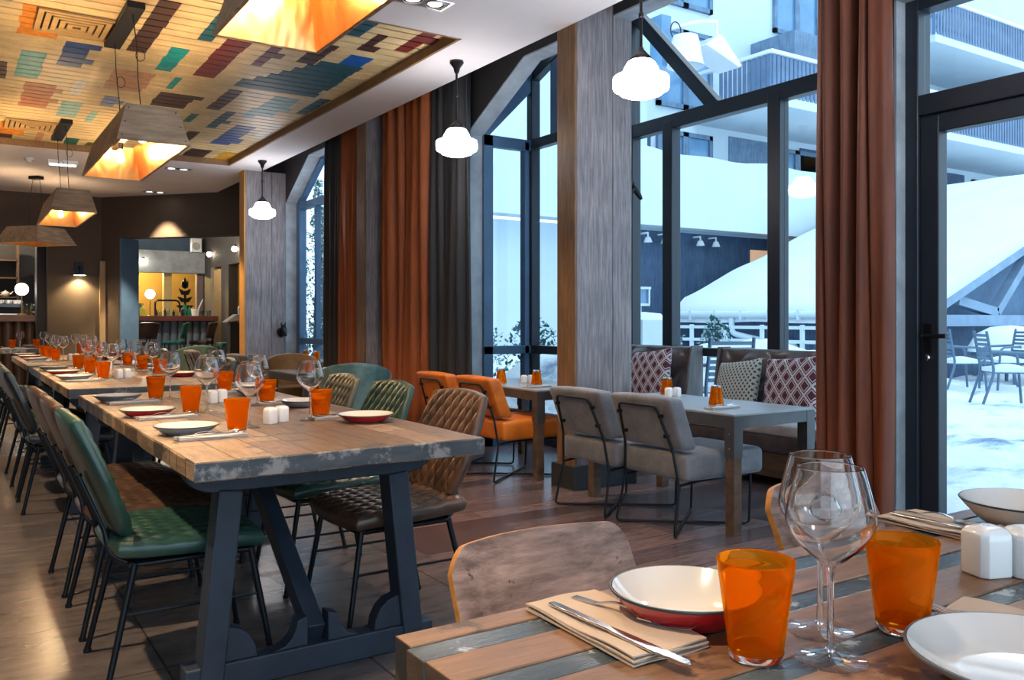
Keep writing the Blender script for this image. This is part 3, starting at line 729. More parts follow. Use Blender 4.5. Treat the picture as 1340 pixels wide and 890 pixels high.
def soft_block(mb, x0, x1, y0, y1, z0, z1, shear=0.0):
    """rounded cushion block; shear leans it backwards with height"""
    N = 8; base = len(mb.v)
    def pt(u, v, w):
        p = Vector((u, v, w)); m = max(abs(u), abs(v), abs(w))
        return p
    hx, hy, hz = (x1-x0)/2, (y1-y0)/2, (z1-z0)/2; cx, cy, cz = (x0+x1)/2, (y0+y1)/2, (z0+z1)/2
    r = min(hx, hy, hz)*0.42
    vs = {}; fs = []
    def key(p): return tuple(round(q, 5) for q in p)
    verts = []
    def vid(u, v, w):
        k = key((u, v, w))
        if k not in vs:
            q = Vector((u*hx, v*hy, w*hz)); c = Vector([max(-h+r, min(h-r, a)) for a, h in zip(q, (hx, hy, hz))])
            d = q-c
            if d.length > 1e-9: q = c+d.normalized()*r
            bulge = 0.012*(1-u*u)*(1-v*v)+0.0
            q.z += bulge*(1 if w > 0.5 else 0)
            z = cz+q.z
            verts.append((cx+q.x-shear*(z-z0), cy+q.y, z)); vs[k] = len(verts)-1
        return vs[k]
    T = [-1, -0.93, -0.8, -0.5, 0, 0.5, 0.8, 0.93, 1]
    for ax in range(3):
        for sg in (-1, 1):
            for i in range(8):
                for j in range(8):
                    q = []
                    for a, b in ((T[i], T[j]), (T[i+1], T[j]), (T[i+1], T[j+1]), (T[i], T[j+1])):
                        c = [0, 0, 0]; c[ax] = sg; c[(ax+1) % 3] = a; c[(ax+2) % 3] = b; q.append(vid(*c))
                    fs.append(tuple(q))
    return mb.add(verts, fs)
def lounge_chair(label, loc, rz, mat, group='boxy wire-framed lounge chairs'):
    t = thing('lounge_chair', label, 'chair', loc, rz, group)
    soft_block(MB(), -0.22, 0.38, -0.255, 0.255, 0.29, 0.435).build('seat', mat, t, 180)
    bk = soft_block(MB(), -0.235, -0.13, -0.245, 0.245, 0.455, 0.735, 0.38).build('backrest', mat, t, 180)
    x = lambda z: -0.255-0.38*(z-0.455)
    MB().tube(fillet([(-0.24, -0.215, 0.27), (x(0.455)-0.005, -0.19, 0.455), (x(0.69), -0.15, 0.69), (x(0.69), 0.15, 0.69), (x(0.455)-0.005, 0.19, 0.455), (-0.24, 0.215, 0.27)], 0.03), 0.0075, 8).build('back_wire', M_METAL, t, 60)
    pd = MB()
    for s in (-1, 1):
        for z in (0.53, 0.64): pd.box(x(z)-0.008, x(z)+0.012, s*0.165-0.012, s*0.165+0.012, z-0.009, z+0.009)
    pd.build('mount_pad', M_METAL, t, 0)
    for s in (-1, 1):
        MB().tube(fillet([(-0.24, s*0.215, 0.27), (-0.10, s*0.215, 0.283), (0.30, s*0.215, 0.283)], 0.04), 0.0075, 8).build('seat_rail', M_METAL, t, 60)
        MB().tube(fillet([(-0.235, s*0.215, 0.272), (-0.29, s*0.235, 0.009), (0.29, -s*0.225, 0.009), (0.30, -s*0.225, 0.285)], 0.03), 0.0075, 8).build('leg', M_METAL, t, 60)
    return t
lounge_chair('grey velvet lounge chair nearest the glazed door', (3.46, 3.53, 0), 0, V_GREY)
lounge_chair('grey velvet lounge chair beside the near oak pillar', (3.44, 4.09, 0), 0.02, V_GREY)
lounge_chair('orange leather lounge chair nearer the oak pillar', (3.47, 5.33, 0), 0, V_ORANGE)
lounge_chair('orange leather lounge chair nearer the charcoal curtain', (3.45, 5.92, 0), 0, V_ORANGE)
lounge_chair('tan velvet lounge chair with wire back far down the window side', (3.13, 10.3, 0), 0.05, V_TAN)
lounge_chair('dark brown topped lounge chair farthest down the window side', (3.0, 11.98, 0), 0.0, V_UMBER)

# ------------------------------------------------------------------ tub chairs
def tub_chair(label, loc, rz, mat):
    t = thing('tub_chair', label, 'chair', loc, rz, 'velvet tub chairs')
    def shell(a, b):
        th = math.radians(-128+256*a); c = math.cos(th); k = abs(2*a-1)
        top = 0.78-0.24*k**1.9; z = 0.34+b*(top-0.34)
        r = 0.26+0.045*b
        x = -r*c*1.0; y = r*math.sin(th)*1.06
        return (x, y, z), (-c, math.sin(th), 0)
    MB().sheet(shell, 40, 12, 0.055).build('backrest', mat, t, 180, 0.012)
    MB().lathe([(0, 0.32), (0.20, 0.32), (0.235, 0.34), (0.24, 0.42), (0.22, 0.445), (0, 0.45)], 32).build('seat', mat, t, 50)
    for sx in (-1, 1):
        for sy in (-1, 1): MB().tube([(sx*0.14, sy*0.14, 0.33), (sx*0.2, sy*0.2, 0)], [0.016, 0.010], 8).build('leg', M_METAL, t, 60)
    return t
tub_chair('teal green velvet tub chair in front of the wide rust curtain', (3.0, 7.12, 0), PI/2-0.4, VELVET('teal_velvet', (0.035, 0.10, 0.105), (0.16, 0.28, 0.28)))
tub_chair('mustard brown velvet tub chair in front of the narrow rust curtain', (3.05, 8.95, 0), -PI/2-0.35, VELVET('mustard_velvet', (0.2, 0.115, 0.04), (0.32, 0.19, 0.075)))
tub_chair('sage green velvet tub chair below the bar room opening', (2.99, 12.95, 0), PI/2, VELVET('sage_velvet', (0.06, 0.11, 0.08), (0.12, 0.2, 0.14)))

# ------------------------------------------------------------------ low cafe tables
M_CAFETOP = P('zinc_grey_top', (0.30, 0.32, 0.34), 0.3, 0.2, 0.12, 5)
M_CAFEFR = P('raw_steel', (0.10, 0.095, 0.095), 0.4, 0.6, 0.2, 6)
M_LEGW = WOOD('sawn_leg_wood', (0.06, 0.035, 0.022), (0.17, 0.10, 0.06), 'X', 6, 0.7, 3, 0.6)
def cafe_table(label, x0, x1, y0, y1, ht=0.645):
    t = thing('cafe_table', label, 'table', ((x0+x1)/2, (y0+y1)/2, 0), 0, 'low steel-framed tables by the windows')
    hx, hy = (x1-x0)/2, (y1-y0)/2
    MB().box(-hx, hx, -hy, hy, ht-0.012, ht).build('tabletop', M_CAFETOP, t, 0, 0.002)
    fr = MB(); w = 0.06
    for a, b_, c, d in ((-hx, hx, -hy, -hy+0.01), (-hx, hx, hy-0.01, hy), (-hx, -hx+0.01, -hy, hy), (hx-0.01, hx, -hy, hy)): fr.box(a, b_, c, d, ht-0.075, ht-0.012)
    fr.build('apron', M_CAFEFR, t, 0, 0.001)
    for sx in (-1, 1):
        for sy in (-1, 1):
            a = sx*hx; b_ = sy*hy
            lg = MB().box(a-sx*0.062, a-sx*0.002, b_-sy*0.062, b_-sy*0.002, 0, ht-0.08).build('leg', M_LEGW, t, 0, 0.002)
            s = MB().box(a-sx*0.066, a+sx*0.002, b_-sy*0.066, b_+sy*0.002, ht-0.235, ht-0.014)
            for z in (ht-0.19, ht-0.11):
                s.lathe([(0, 0), (0.008, 0), (0.007, 0.004), (0, 0.006)], 8)
                M_ = Matrix.Translation((a+sx*0.002, b_-sy*0.032, z)) @ Matrix.Rotation(sx*PI/2, 4, 'Y'); k = 8*2+2
                s.v[-k:] = [tuple(M_ @ Vector(p)) for p in s.v[-k:]]
            s.build('steel_sleeve', M_CAFEFR, lg, 0, 0.001)
    return t
cafe_table('low steel-framed table in front of the grey lounge chairs', 3.48, 4.14, 3.17, 4.42)
cafe_table('low steel-framed table in front of the orange lounge chairs', 3.50, 4.15, 5.02, 6.16)
cafe_table('low dark table between the teal and the mustard tub chairs', 2.68, 3.30, 7.50, 8.52)
cafe_table('low table far down by the charcoal curtain of the far bay', 3.52, 4.0, 9.85, 11.0)

# ------------------------------------------------------------------ tufted banquettes
M_TUFT = LEATHER('umber_tufted_leather', (0.055, 0.04, 0.042), (0.12, 0.09, 0.092), 0.3)
M_BASEW = WOOD('banquette_base_wood', (0.07, 0.035, 0.02), (0.17, 0.09, 0.05), 'Y', 4, 0.5, 12, 0.2)
def banquette(label, y0, y1, panel_side):
    L_ = y1-y0; t = thing('banquette', label, 'sofa', (4.68, y0, 0), 0, 'tufted leather banquettes in the bay window')
    def back(a, b):
        y = a*L_; z = 0.42+b*0.50; u = y/0.2; v = b*2.6
        bx = 0.0
        q = abs(math.sin(PI*(u*0.5+v*0.5)))*abs(math.sin(PI*(u*0.5-v*0.5)))
        ed = min(1, b*8, (1-b)*8, a*L_*12, (1-a)*L_*12)
        bx = 0.40+0.09*b-0.035*(q**0.5)*ed+0.02
        return (bx, y, z), (1, 0, 0)
    mb = MB().sheet(back, int(L_*44), 36, -0.10)
    bk = mb.build('backrest', M_TUFT, t, 180)
    bt = MB()
    for i in range(-1, int(L_/0.1)+4):
        for j in range(0, 4):
            y = i*0.2+(0.0 if j % 2 == 0 else 0.1)*2*0.5; b = j/2.6*0.5*2
            # buttons at the quilting crossings
            uu = i+(0.5 if j % 2 else 0); y = uu*0.2*1.0; b = (j*0.5)/1.3
            if 0.05 < y < L_-0.05 and 0.08 < b < 0.95:
                p = back(y/L_, b)[0]
                bt.lathe([(0, 0.012), (0.007, 0.010), (0.010, 0.003), (0.010, 0)], 10)
                k = 10*3+1; M_ = Matrix.Translation((p[0]-0.001, p[1], p[2])) @ Matrix.Rotation(-PI/2, 4, 'Y')
                bt.v[-k:] = [tuple(M_ @ Vector(q)) for q in bt.v[-k:]]
    if bt.v: bt.build('tufting_button', M_TUFT, bk, 60)
    soft_block(MB(), 0.0, 0.44, 0.0, L_, 0.36, 0.44).build('seat', VELVET('pale_grey_velvet', (0.26, 0.26, 0.27), (0.40, 0.40, 0.42)) if 'pale_grey_velvet' not in MATS else MATS['pale_grey_velvet'], t, 180)
    soft_block(MB(), 0.012, 0.50, 0.0, L_, 0.235, 0.37).build('seat_box', M_TUFT, t, 180)
    MB().box(0.03, 0.52, 0.0, L_, 0.07, 0.24).build('base', M_BASEW, t, 0, 0.003)
    ft = MB()
    for y in (0.08, L_-0.08):
        for x in (0.07, 0.47): ft.box(x-0.03, x+0.03, y-0.03, y+0.03, 0, 0.07)
    ft.build('foot', M_METAL, t, 0)
    yy = -0.022 if panel_side == 'near' else L_+0.002
    pr = [(0.02, 0.07), (0.62, 0.07), (0.62, 0.93), (0.49, 0.93), (0.42, 0.46), (0.02, 0.44)]
    MB().prism(pr, lambda u, v, q: (u, q, v), yy, yy+0.02).build('side_panel', WOOD('grey_panel_wood', (0.12, 0.11, 0.11), (0.26, 0.25, 0.25), 'Z', 4), t, 0, 0.002)
    return t
banquette('tufted brown leather banquette between the rust curtain and the window mullion', 3.48, 4.86, 'far')
banquette('tufted brown leather banquette partly behind the near oak pillar', 5.19, 6.02, 'near')

def LATTICE(name, base, line, inner, scale):
    m, nt, b = nt_new(name); v = coords(nt, (scale, scale*0.72, 1), (0, 0, 0))
    sx = nt.nodes.new('ShaderNodeSeparateXYZ'); nt.links.new(v.outputs[0], sx.inputs[0])
    def mth(op, a, c):
        n = nt.nodes.new('ShaderNodeMath'); n.operation = op
        for i, q in enumerate((a, c)):
            if q is None: continue
            if isinstance(q, (int, float)): n.inputs[i].default_value = q
            else: nt.links.new(q, n.inputs[i])
        return n.outputs[0]
    u = mth('ADD', sx.outputs[0], sx.outputs[1]); w = mth('SUBTRACT', sx.outputs[0], sx.outputs[1])
    def tri(q): return mth('ABSOLUTE', mth('SUBTRACT', mth('FRACT', q, None), 0.5), None)   # 0 centre .. 0.5 line
    d = mth('MAXIMUM', tri(u), tri(w))
    ln = mth('GREATER_THAN', d, 0.42)
    ring = mth('MULTIPLY', mth('GREATER_THAN', d, 0.27), mth('LESS_THAN', d, 0.33))
    c1 = mixc(nt, mth('LESS_THAN', d, 0.27), base, inner)
    c2 = mixc(nt, ring, c1, line); c3 = mixc(nt, ln, c2, line)
    nt.links.new(c3, b.inputs['Base Color']); b.inputs['Roughness'].default_value = 0.85
    n2 = noise(nt, coords(nt), 350, 2); bump(nt, b, n2.outputs['Fac'], 0.2, 0.002)
    return m
M_LAT = LATTICE('plum_lattice_weave', (0.15, 0.028, 0.048), (0.58, 0.54, 0.54), (0.10, 0.016, 0.03), 10.5)
M_DOTS = LATTICE('grey_dot_weave', (0.42, 0.42, 0.38), (0.50, 0.50, 0.44), (0.06, 0.055, 0.05), 30)
def cushion(label, loc, size, rot, mat):
    N = 26; vs = []; fs = []
    for side in (1, -1):
        for i in range(N+1):
            for j in range(N+1):
                a = -1+2*i/N; b = -1+2*j/N
                pin = 1-0.05*(1-abs(a)**1.5)*abs(b)**3-0.0
                x = a*size/2*(1-0.06*(1-b*b)*abs(a)**4); y = b*size/2*(1-0.06*(1-a*a)*abs(b)**4)
                z = 0.075*((1-a*a)*(1-b*b))**0.42
                vs.append((x, y, z*side))
    K = (N+1)**2; id_ = lambda i, j: i*(N+1)+j
    for i in range(N):
        for j in range(N):
            fs.append((id_(i,j), id_(i+1,j), id_(i+1,j+1), id_(i,j+1))); fs.append(tuple(K+q for q in (id_(i,j+1), id_(i+1,j+1), id_(i+1,j), id_(i,j))))
    mb = MB().add(vs, fs); o = mb.build('cushion', mat, None, 180)
    bm = bmesh.new(); bm.from_mesh(o.data); bmesh.ops.remove_doubles(bm, verts=bm.verts, dist=1e-4); bm.to_mesh(o.data); bm.free()
    o.location = loc; o.rotation_euler = rot
    return tag(o, label, 'cushion', 'cushions on the banquettes')
def face_mx(tilt, yaw, roll=0):   # local +Z faces -X of the room, leaning back
    return (Matrix.Rotation(yaw, 4, 'Z') @ Matrix.Rotation(-PI/2+tilt, 4, 'Y') @ Matrix.Rotation(PI/2+roll, 4, 'Z')).to_euler()
cushion('plum lattice-patterned cushion nearest the rust curtain', (4.95, 3.98, 0.665), 0.46, face_mx(0.28, 0.05, 0.10), M_LAT)
cushion('grey dotted cushion beside the plum one on the banquette', (4.94, 4.47, 0.645), 0.42, face_mx(0.34, -0.06, 0.14), M_DOTS)
cushion('plum lattice-patterned cushion leaning beside the near pillar', (4.95, 5.44, 0.68), 0.44, face_mx(0.28, 0.1, 0.13), M_LAT)

# ------------------------------------------------------------------ foreground table
def fg_top_mat():
    m, nt, b = PLANKS('foreground_table_planks', [(0.15, 0.078, 0.042), (0.27, 0.145, 0.078), (0.20, 0.10, 0.054), (0.31, 0.175, 0.10)], 2.4, 0.135, 'X', 0.3, (0.05, 0.025, 0.018),
                     ((0.06, 0.03, 0.022), 9, 0.56), mort=0.0016, bmp=0.4, stretch=7)
    return m
M_FGTOP = fg_top_mat()
M_STRIP = WOOD('worn_blue_painted_strip', (0.02, 0.032, 0.042), (0.11, 0.14, 0.16), 'X', 4, 0.2, 3, 0.8, ((0.30, 0.34, 0.36), 16, 0.60))
M_FGSIDE = WOOD('rough_plank_end', (0.03, 0.02, 0.015), (0.15, 0.09, 0.055), 'Y', 6, 0.7, 3, 0.7, ((0.025, 0.024, 0.024), 8, 0.54))
t = thing('dining_table', 'reclaimed plank table in front with worn blue painted strips', 'table', (1.3, 0.5, 0), 0)
X0, X1, Y0, Y1, ZT = -0.844, 0.8, -0.5, 0.468, 0.76
rows = [(-0.5, -0.30, 0), (-0.30, -0.255, 1), (-0.255, -0.12, 0), (-0.12, -0.075, 1), (-0.075, 0.115, 0), (0.115, 0.157, 1), (0.157, 0.258, 0), (0.258, 0.304, 1), (0.304, 0.377, 0), (0.377, 0.424, 1), (0.424, 0.468, 0)]
mb = MB(); rnd = random.Random(3)
for a, b_, k in rows:
    e0 = rnd.uniform(-0.004, 0.004)
    mb.box(X0+e0, X1, a+0.0008, b_-0.0008, 0.705, ZT-(0.0015 if k else 0.0), k)
    mb.mi[-1] = 2          # the left end shows the plank ends
mb.build('tabletop', [M_FGTOP, M_STRIP, M_FGSIDE], t, 0, 0.002, 2)
for sx in (-0.62, 0.6):
    for sy in (-0.38, 0.34): MB().box(sx-0.04, sx+0.04, sy-0.04, sy+0.04, 0, 0.705).build('leg', M_BLUESTEEL, t, 0, 0.004)
MB().box(-0.6, 0.58, -0.03, 0.03, 0.62, 0.705).build('spine_beam', M_BLUESTEEL, t, 0, 0.003)

# plywood shell chairs on the far side of that table
def ply_mat():
    m = WOOD('worn_plywood_face', (0.12, 0.065, 0.05), (0.50, 0.32, 0.26), 'X', 6, 0.5, 7, 0.5, ((0.07, 0.04, 0.035), 26, 0.62)); return m
M_PLY = ply_mat(); M_PLYEDGE = P('honey_plywood_edge', (0.46, 0.20, 0.04), 0.5, 0, 0.3, 40)
def ply_chair(label, loc, rz, wd=0.40):
    """faces -Y; curved plywood backrest with rounded corners, plywood seat, steel legs"""
    t = thing('plywood_chair', label, 'chair', loc, rz, 'plywood chairs at the front table')
    def shell_part(name, fn, nu, nv, th):
        mb = MB().sheet(fn, nu, nv, th); n = 2*nu*nv
        mb.mi = [0]*n+[1]*(len(mb.f)-n); return mb.build(name, [M_PLY, M_PLYEDGE], t, 30, 0.0015)
    def back(a, b):
        u = -1+2*a; v = b
        # rounded corners on the upper edge
        top = 0.245*(1-0.17*max(0, (abs(u)-0.78)/0.22)**2.5)
        s = u*wd/2*(1-0.03*v); z = 0.52+v*top
        return (s, 0.20+0.10*v-0.055*u*u, z), (0, -1, 0.3)
    shell_part('backrest', back, 48, 14, 0.016)
    def seat(a, b):
        u = -1+2*a; y = -0.22+0.42*b
        return (u*0.20*(0.92+0.08*math.sin(PI*b)), y, 0.455-0.02*(1-u*u)+0.03*max(0, b-0.8)*4*(b-0.8)-0.03*max(0, 0.2-b)*3), (0, 0, 1)
    shell_part('seat', seat, 24, 18, 0.012)
    for s in (-1, 1):
        MB().tube(fillet([(s*0.14, 0.16, 0.44), (s*0.14, 0.225, 0.50), (s*0.14, 0.262, 0.70)], 0.05), 0.009, 8).build('back_strut', M_METAL, t, 60)
        for y0_, y1_ in ((-0.16, -0.21), (0.15, 0.23)):
            MB().tube([(s*0.15, y0_, 0.435), (s*0.19, y1_, 0.0)], [0.011, 0.009], 8).build('leg', M_METAL, t, 60)
    return t
pc = ply_chair('worn plywood chair at the left of the front table, seen in full width', (0.895, 1.01, 0), 0.0)
dup(pc, (1.745, 1.06, 0), 0.04, 'plywood chair with honey-coloured edge behind the wine glasses')

# ------------------------------------------------------------------ tableware
def glass_tumbler(label, loc, rz=0, s=1.0, down=False):
    t = thing('tumbler', label, 'glass', loc, rz, 'orange tumblers')
    g = []
    R0, R1, Hh = 0.031, 0.0445, 0.113
    out = [(R0+(R1-R0)*k/7, 0.010+(Hh-0.010)*k/7) for k in range(8)]
    inn = [(R0-0.004+(R1-0.0025-R0+0.004)*k/7, 0.016+(Hh-0.016)*k/7) for k in range(7, -1, -1)]
    MB().lathe([(0, 0.0105)]+out+[(R1-0.0012, Hh+0.0012)]+inn+[(0, 0.016)], 36).build('bowl', M_ORANGE, t, 50)
    MB().lathe([(0, 0), (R0-0.004, 0.0), (R0-0.0005, 0.003), (R0+0.0008, 0.0098), (0, 0.0098)], 36).build('clear_base', M_CLEAR, t, 50)['label'] = 'thick clear glass base'
    return t
def wine_glass(label, loc, s=1.0):
    t = thing('wine_glass', label, 'glass', loc, 0, 'clear wine glasses')
    t.scale = (s, s, s)
    MB().lathe([(0, 0), (0.040, 0.0), (0.0412, 0.0012), (0.040, 0.0025), (0.02, 0.005), (0.008, 0.010), (0, 0.0101)], 40).build('foot', M_THIN, t, 50)
    MB().lathe([(0, 0.0085), (0.0065, 0.010), (0.0042, 0.020), (0.0036, 0.05), (0.0036, 0.085), (0.0045, 0.1), (0.006, 0.107), (0, 0.1075)], 16).build('stem', M_CLEAR, t, 50)
    out = [(0.0, 0.1055), (0.008, 0.108), (0.020, 0.117), (0.034, 0.130), (0.045, 0.145), (0.0495, 0.156), (0.0500, 0.163), (0.0485, 0.172), (0.0455, 0.187), (0.041, 0.204), (0.0368, 0.2193), (0.0365, 0.2205)]
    inn = [(r-0.0013 if r > 0.002 else 0, z+(0.0022 if i < 3 else 0.0006)) for i, (r, z) in enumerate(out)]
    inn[-2] = (0.0355, 0.2193); inn[-1] = (0.0353, 0.2205)
    MB().lathe(out+[(0.036, 0.2211)]+inn[::-1], 48).build('bowl', M_CLEAR, t, 60)
    return t
def dish(label, loc, R, Hh, outmat, name='plate', cat='plate', group='enamel plates', rim=None):
    """shallow enamel dish: white inside, coloured outside, dark rim"""
    t = thing(name, label, cat, loc, 0, group)
    rb = R*0.62
    out = [(0, 0), (rb*0.92, 0), (rb, 0.002)]+[(rb+(R-rb)*(k/6)**0.9, 0.002+(Hh-0.004)*(k/6)**1.15) for k in range(1, 7)]
    inn = [(r-0.001 if r > 0.01 else r, z+0.0035) for r, z in out if z >= 0.0]
    inn = [(0, 0.0045)]+[(max(0, r-0.002), z+0.0035) for r, z in out[1:]]
    MB().lathe(out+[(R-0.001, Hh-0.0005)], 56).build('outside', outmat, t, 60)
    MB().lathe(inn, 56).build('inside', M_ENAMEL, t, 60)['label'] = 'glossy white inside'
    ri = MB(); ri.tube([(R*math.cos(2*PI*i/56), R*math.sin(2*PI*i/56), Hh-0.0002) for i in range(56)], 0.0019, 6, True)
    ri.build('rim', rim or M_RIM, t, 60)['label'] = 'thin dark rim'
    return t
M_ENAMEL = P('cream_enamel', (0.66, 0.635, 0.615), 0.14, 0, 0.02, coat=0.5)
M_RIM = P('dark_rim', (0.03, 0.035, 0.04), 0.3)
M_RED = P('red_enamel', (0.42, 0.012, 0.02), 0.25, 0, 0.06, coat=0.4)
M_BLUEE = P('blue_grey_enamel', (0.26, 0.31, 0.40), 0.3, 0, 0.06, coat=0.3)
M_CREAM = P('cream_glaze', (0.62, 0.56, 0.50), 0.25, 0, 0.03, coat=0.4)
M_NAP = P('beige_linen', (0.47, 0.375, 0.30), 0.9, 0, 0.05, 20, 0.15, 300)
M_NAPG = P('pale_grey_paper', (0.50, 0.48, 0.49), 0.9, 0, 0.05, 20, 0.1, 300)
def napkin(label, loc, w, l, rz, group='folded napkins', m=None):
    t = thing('napkin', label, 'napkin', loc, rz, group)
    for i in range(4):
        k = i*0.0028; d = (i % 2)*0.003
        def fn(a, b, k=k, d=d):
            x = (a-0.5)*(w-d); y = (b-0.5)*(l-d*1.5)
            return (x, y, 0.0022+k+0.0012*math.sin(a*7+b*3+k*900)+0.0005*i*math.sin(b*9)), (0, 0, 1)
        MB().sheet(fn, 10, 14, 0.0018).build('fold_layer', m or M_NAP, t, 60)
    return t
def knife(label, loc, rz, l=0.215):
    h = l*0.5; mb = MB()
    mb.prism([(-0.0045, -l/2), (0.0045, -l/2), (0.0065, -l/2+0.012), (0.0055, -0.004), (0.0075, 0.0), (0.0085, 0.03), (0.0105, 0.075), (0.006, l/2-0.008), (0.001, l/2), (-0.0055, l/2-0.006), (-0.0065, 0.04), (-0.0055, 0.0), (-0.005, -0.004), (-0.0062, -l/2+0.012)],
             lambda u, v, q: (u, v, q), 0.0, 0.0035)
    o = mb.build('knife', M_STEEL, None, 30, 0.0012); o.location = loc; o.rotation_euler = (0, 0, rz); return tag(o, label, 'knife', 'table knives')
def fork(label, loc, rz, l=0.19):
    t = thing('fork', label, 'fork', loc, rz, 'table forks')
    z = lambda y: 0.002+0.011*max(0, 1-((y-0.035)/0.035)**2)*(1 if y > 0 else 0)
    def han(a, b):
        y = -l/2+b*(l*0.60); u = b
        w = 0.006-0.0035*min(1, b*1.3) if b < 0.8 else 0.0025+0.012*((b-0.8)/0.2)**2*0.6
        yy = y
        return ((a-0.5)*2*w, yy, 0.003+0.010*max(0, math.sin(PI*min(1, max(0, (b-0.35)/0.65))))**1.0*0.8), (0, 0, 1)
    MB().sheet(han, 4, 24, 0.002).build('handle', M_STEEL, t, 60)
    tn = MB(); yb = -l/2+l*0.60
    tn.box(-0.010, 0.010, yb-0.003, yb+0.018, 0.0015, 0.0035)
    for i in range(4):
        x = -0.0085+i*0.00567
        tn.tube([(x, yb+0.014, 0.0025), (x, yb+0.035, 0.0015), (x*0.92, l/2-0.006, 0.006), (x*0.9, l/2, 0.0085)], [0.0014, 0.0014, 0.0012, 0.0006], 6)
    tn.build('tines', M_STEEL, t, 60)
    return t
def shaker(label, loc, rz, w=0.036, h=0.062, group='white salt and pepper shakers'):
    """faceted porcelain block with a domed top and a ring of holes"""
    mb = MB(); n = 4; c = w*0.16
    lev = [(0.0, 0.96), (0.003, 1.0), (h*0.74, 1.0), (h*0.86, 0.97), (h*0.95, 0.80), (h, 0.45)]
    vs = []
    for z, k in lev:
        a = w/2*k; q = c*k
        vs += [(a-q, -a, z), (a, -a+q, z), (a, a-q, z), (a-q, a, z), (-a+q, a, z), (-a, a-q, z), (-a, -a+q, z), (-a+q, -a, z)]
    fs = [tuple(range(7, -1, -1)), tuple(40+i for i in range(8))]
    for L_ in range(5):
        for i in range(8): fs.append((L_*8+i, L_*8+(i+1) % 8, L_*8+8+(i+1) % 8, L_*8+8+i))
    o = mb.add(vs, fs).build('shaker', M_WHITE, None, 50, 0.0015); o.location = loc; o.rotation_euler = (0, 0, rz)
    hl = MB()
    for i in range(3): hl.lathe([(0, 0.0004), (0.0012, 0.0004), (0.0012, -0.002), (0, -0.002)], 8, (0.004*math.cos(i*2.1), 0.004*math.sin(i*2.1), h))
    hl.build('holes', M_RIM, o, 0)
    return tag(o, label, 'shaker', group)

ZF = 0.7605
# foreground place settings
tum = glass_tumbler('orange tumbler at the front of the near table, beside the red dish', (0.777, 0.675, ZF))
wg = wine_glass('wine glass at the front of the near table, nearest of the pair', (0.845, 0.625, ZF))
def tcopy(label, loc, rz=0): return dup(tum, loc, rz, label)
def wcopy(label, loc, s=1.0):
    r = dup(wg, loc, random.uniform(0, 6), label); r.scale = (s, s, s); return r
tcopy('orange tumbler on the near table to the right of the wine glasses', (1.0, 0.635, ZF), 1.0)
wcopy('wine glass on the near table standing just behind the other one', (0.911, 0.689, ZF))
dish('white enamel dish with red outside on the near table', (0.803, 0.813, ZF), 0.098, 0.040, M_RED, 'dish', 'dish', 'dishes on the near table')
dish('large cream dish at the front edge of the near table', (0.975, 0.462, ZF), 0.13, 0.031, M_CREAM, 'dish', 'dish', 'dishes on the near table', P('grey_rim', (0.12, 0.13, 0.14), 0.3))
dish('cream dish with dark rim at the back of the near table by the door', (1.71, 0.83, ZF), 0.115, 0.046, M_CREAM, 'dish', 'dish', 'dishes on the near table')
napkin('beige folded napkin under the knife and fork left of the red dish', (0.70, 0.840, ZF), 0.115, 0.225, -0.03)
knife('steel table knife on the beige napkin beside the red dish', (0.671, 0.80, ZF+0.0125), PI+0.03, 0.25)
fork('steel fork on the beige napkin beside the red dish', (0.728, 0.835, ZF+0.0125), PI+0.22, 0.19)
napkin('beige folded napkin beside the cream dish near the door', (1.555, 0.895, ZF), 0.12, 0.22, -0.05)
knife('steel table knife on the napkin near the door', (1.53, 0.885, ZF+0.0125), PI+0.02, 0.215)
fork('steel fork on the napkin near the door', (1.57, 0.905, ZF+0.0125), PI+0.05, 0.19)
fork('steel fork beside the large cream dish at the front edge', (1.087, 0.57, ZF+0.0125), 0.25, 0.19)
napkin('beige folded napkin beside the large cream dish at the front edge', (1.13, 0.535, ZF), 0.115, 0.21, 0.2)
shaker('left one of the two white shakers on the near table', (1.33, 0.705, ZF), -0.35, 0.058, 0.074)
shaker('right one of the two white shakers on the near table', (1.376, 0.668, ZF), -0.55, 0.058, 0.074)

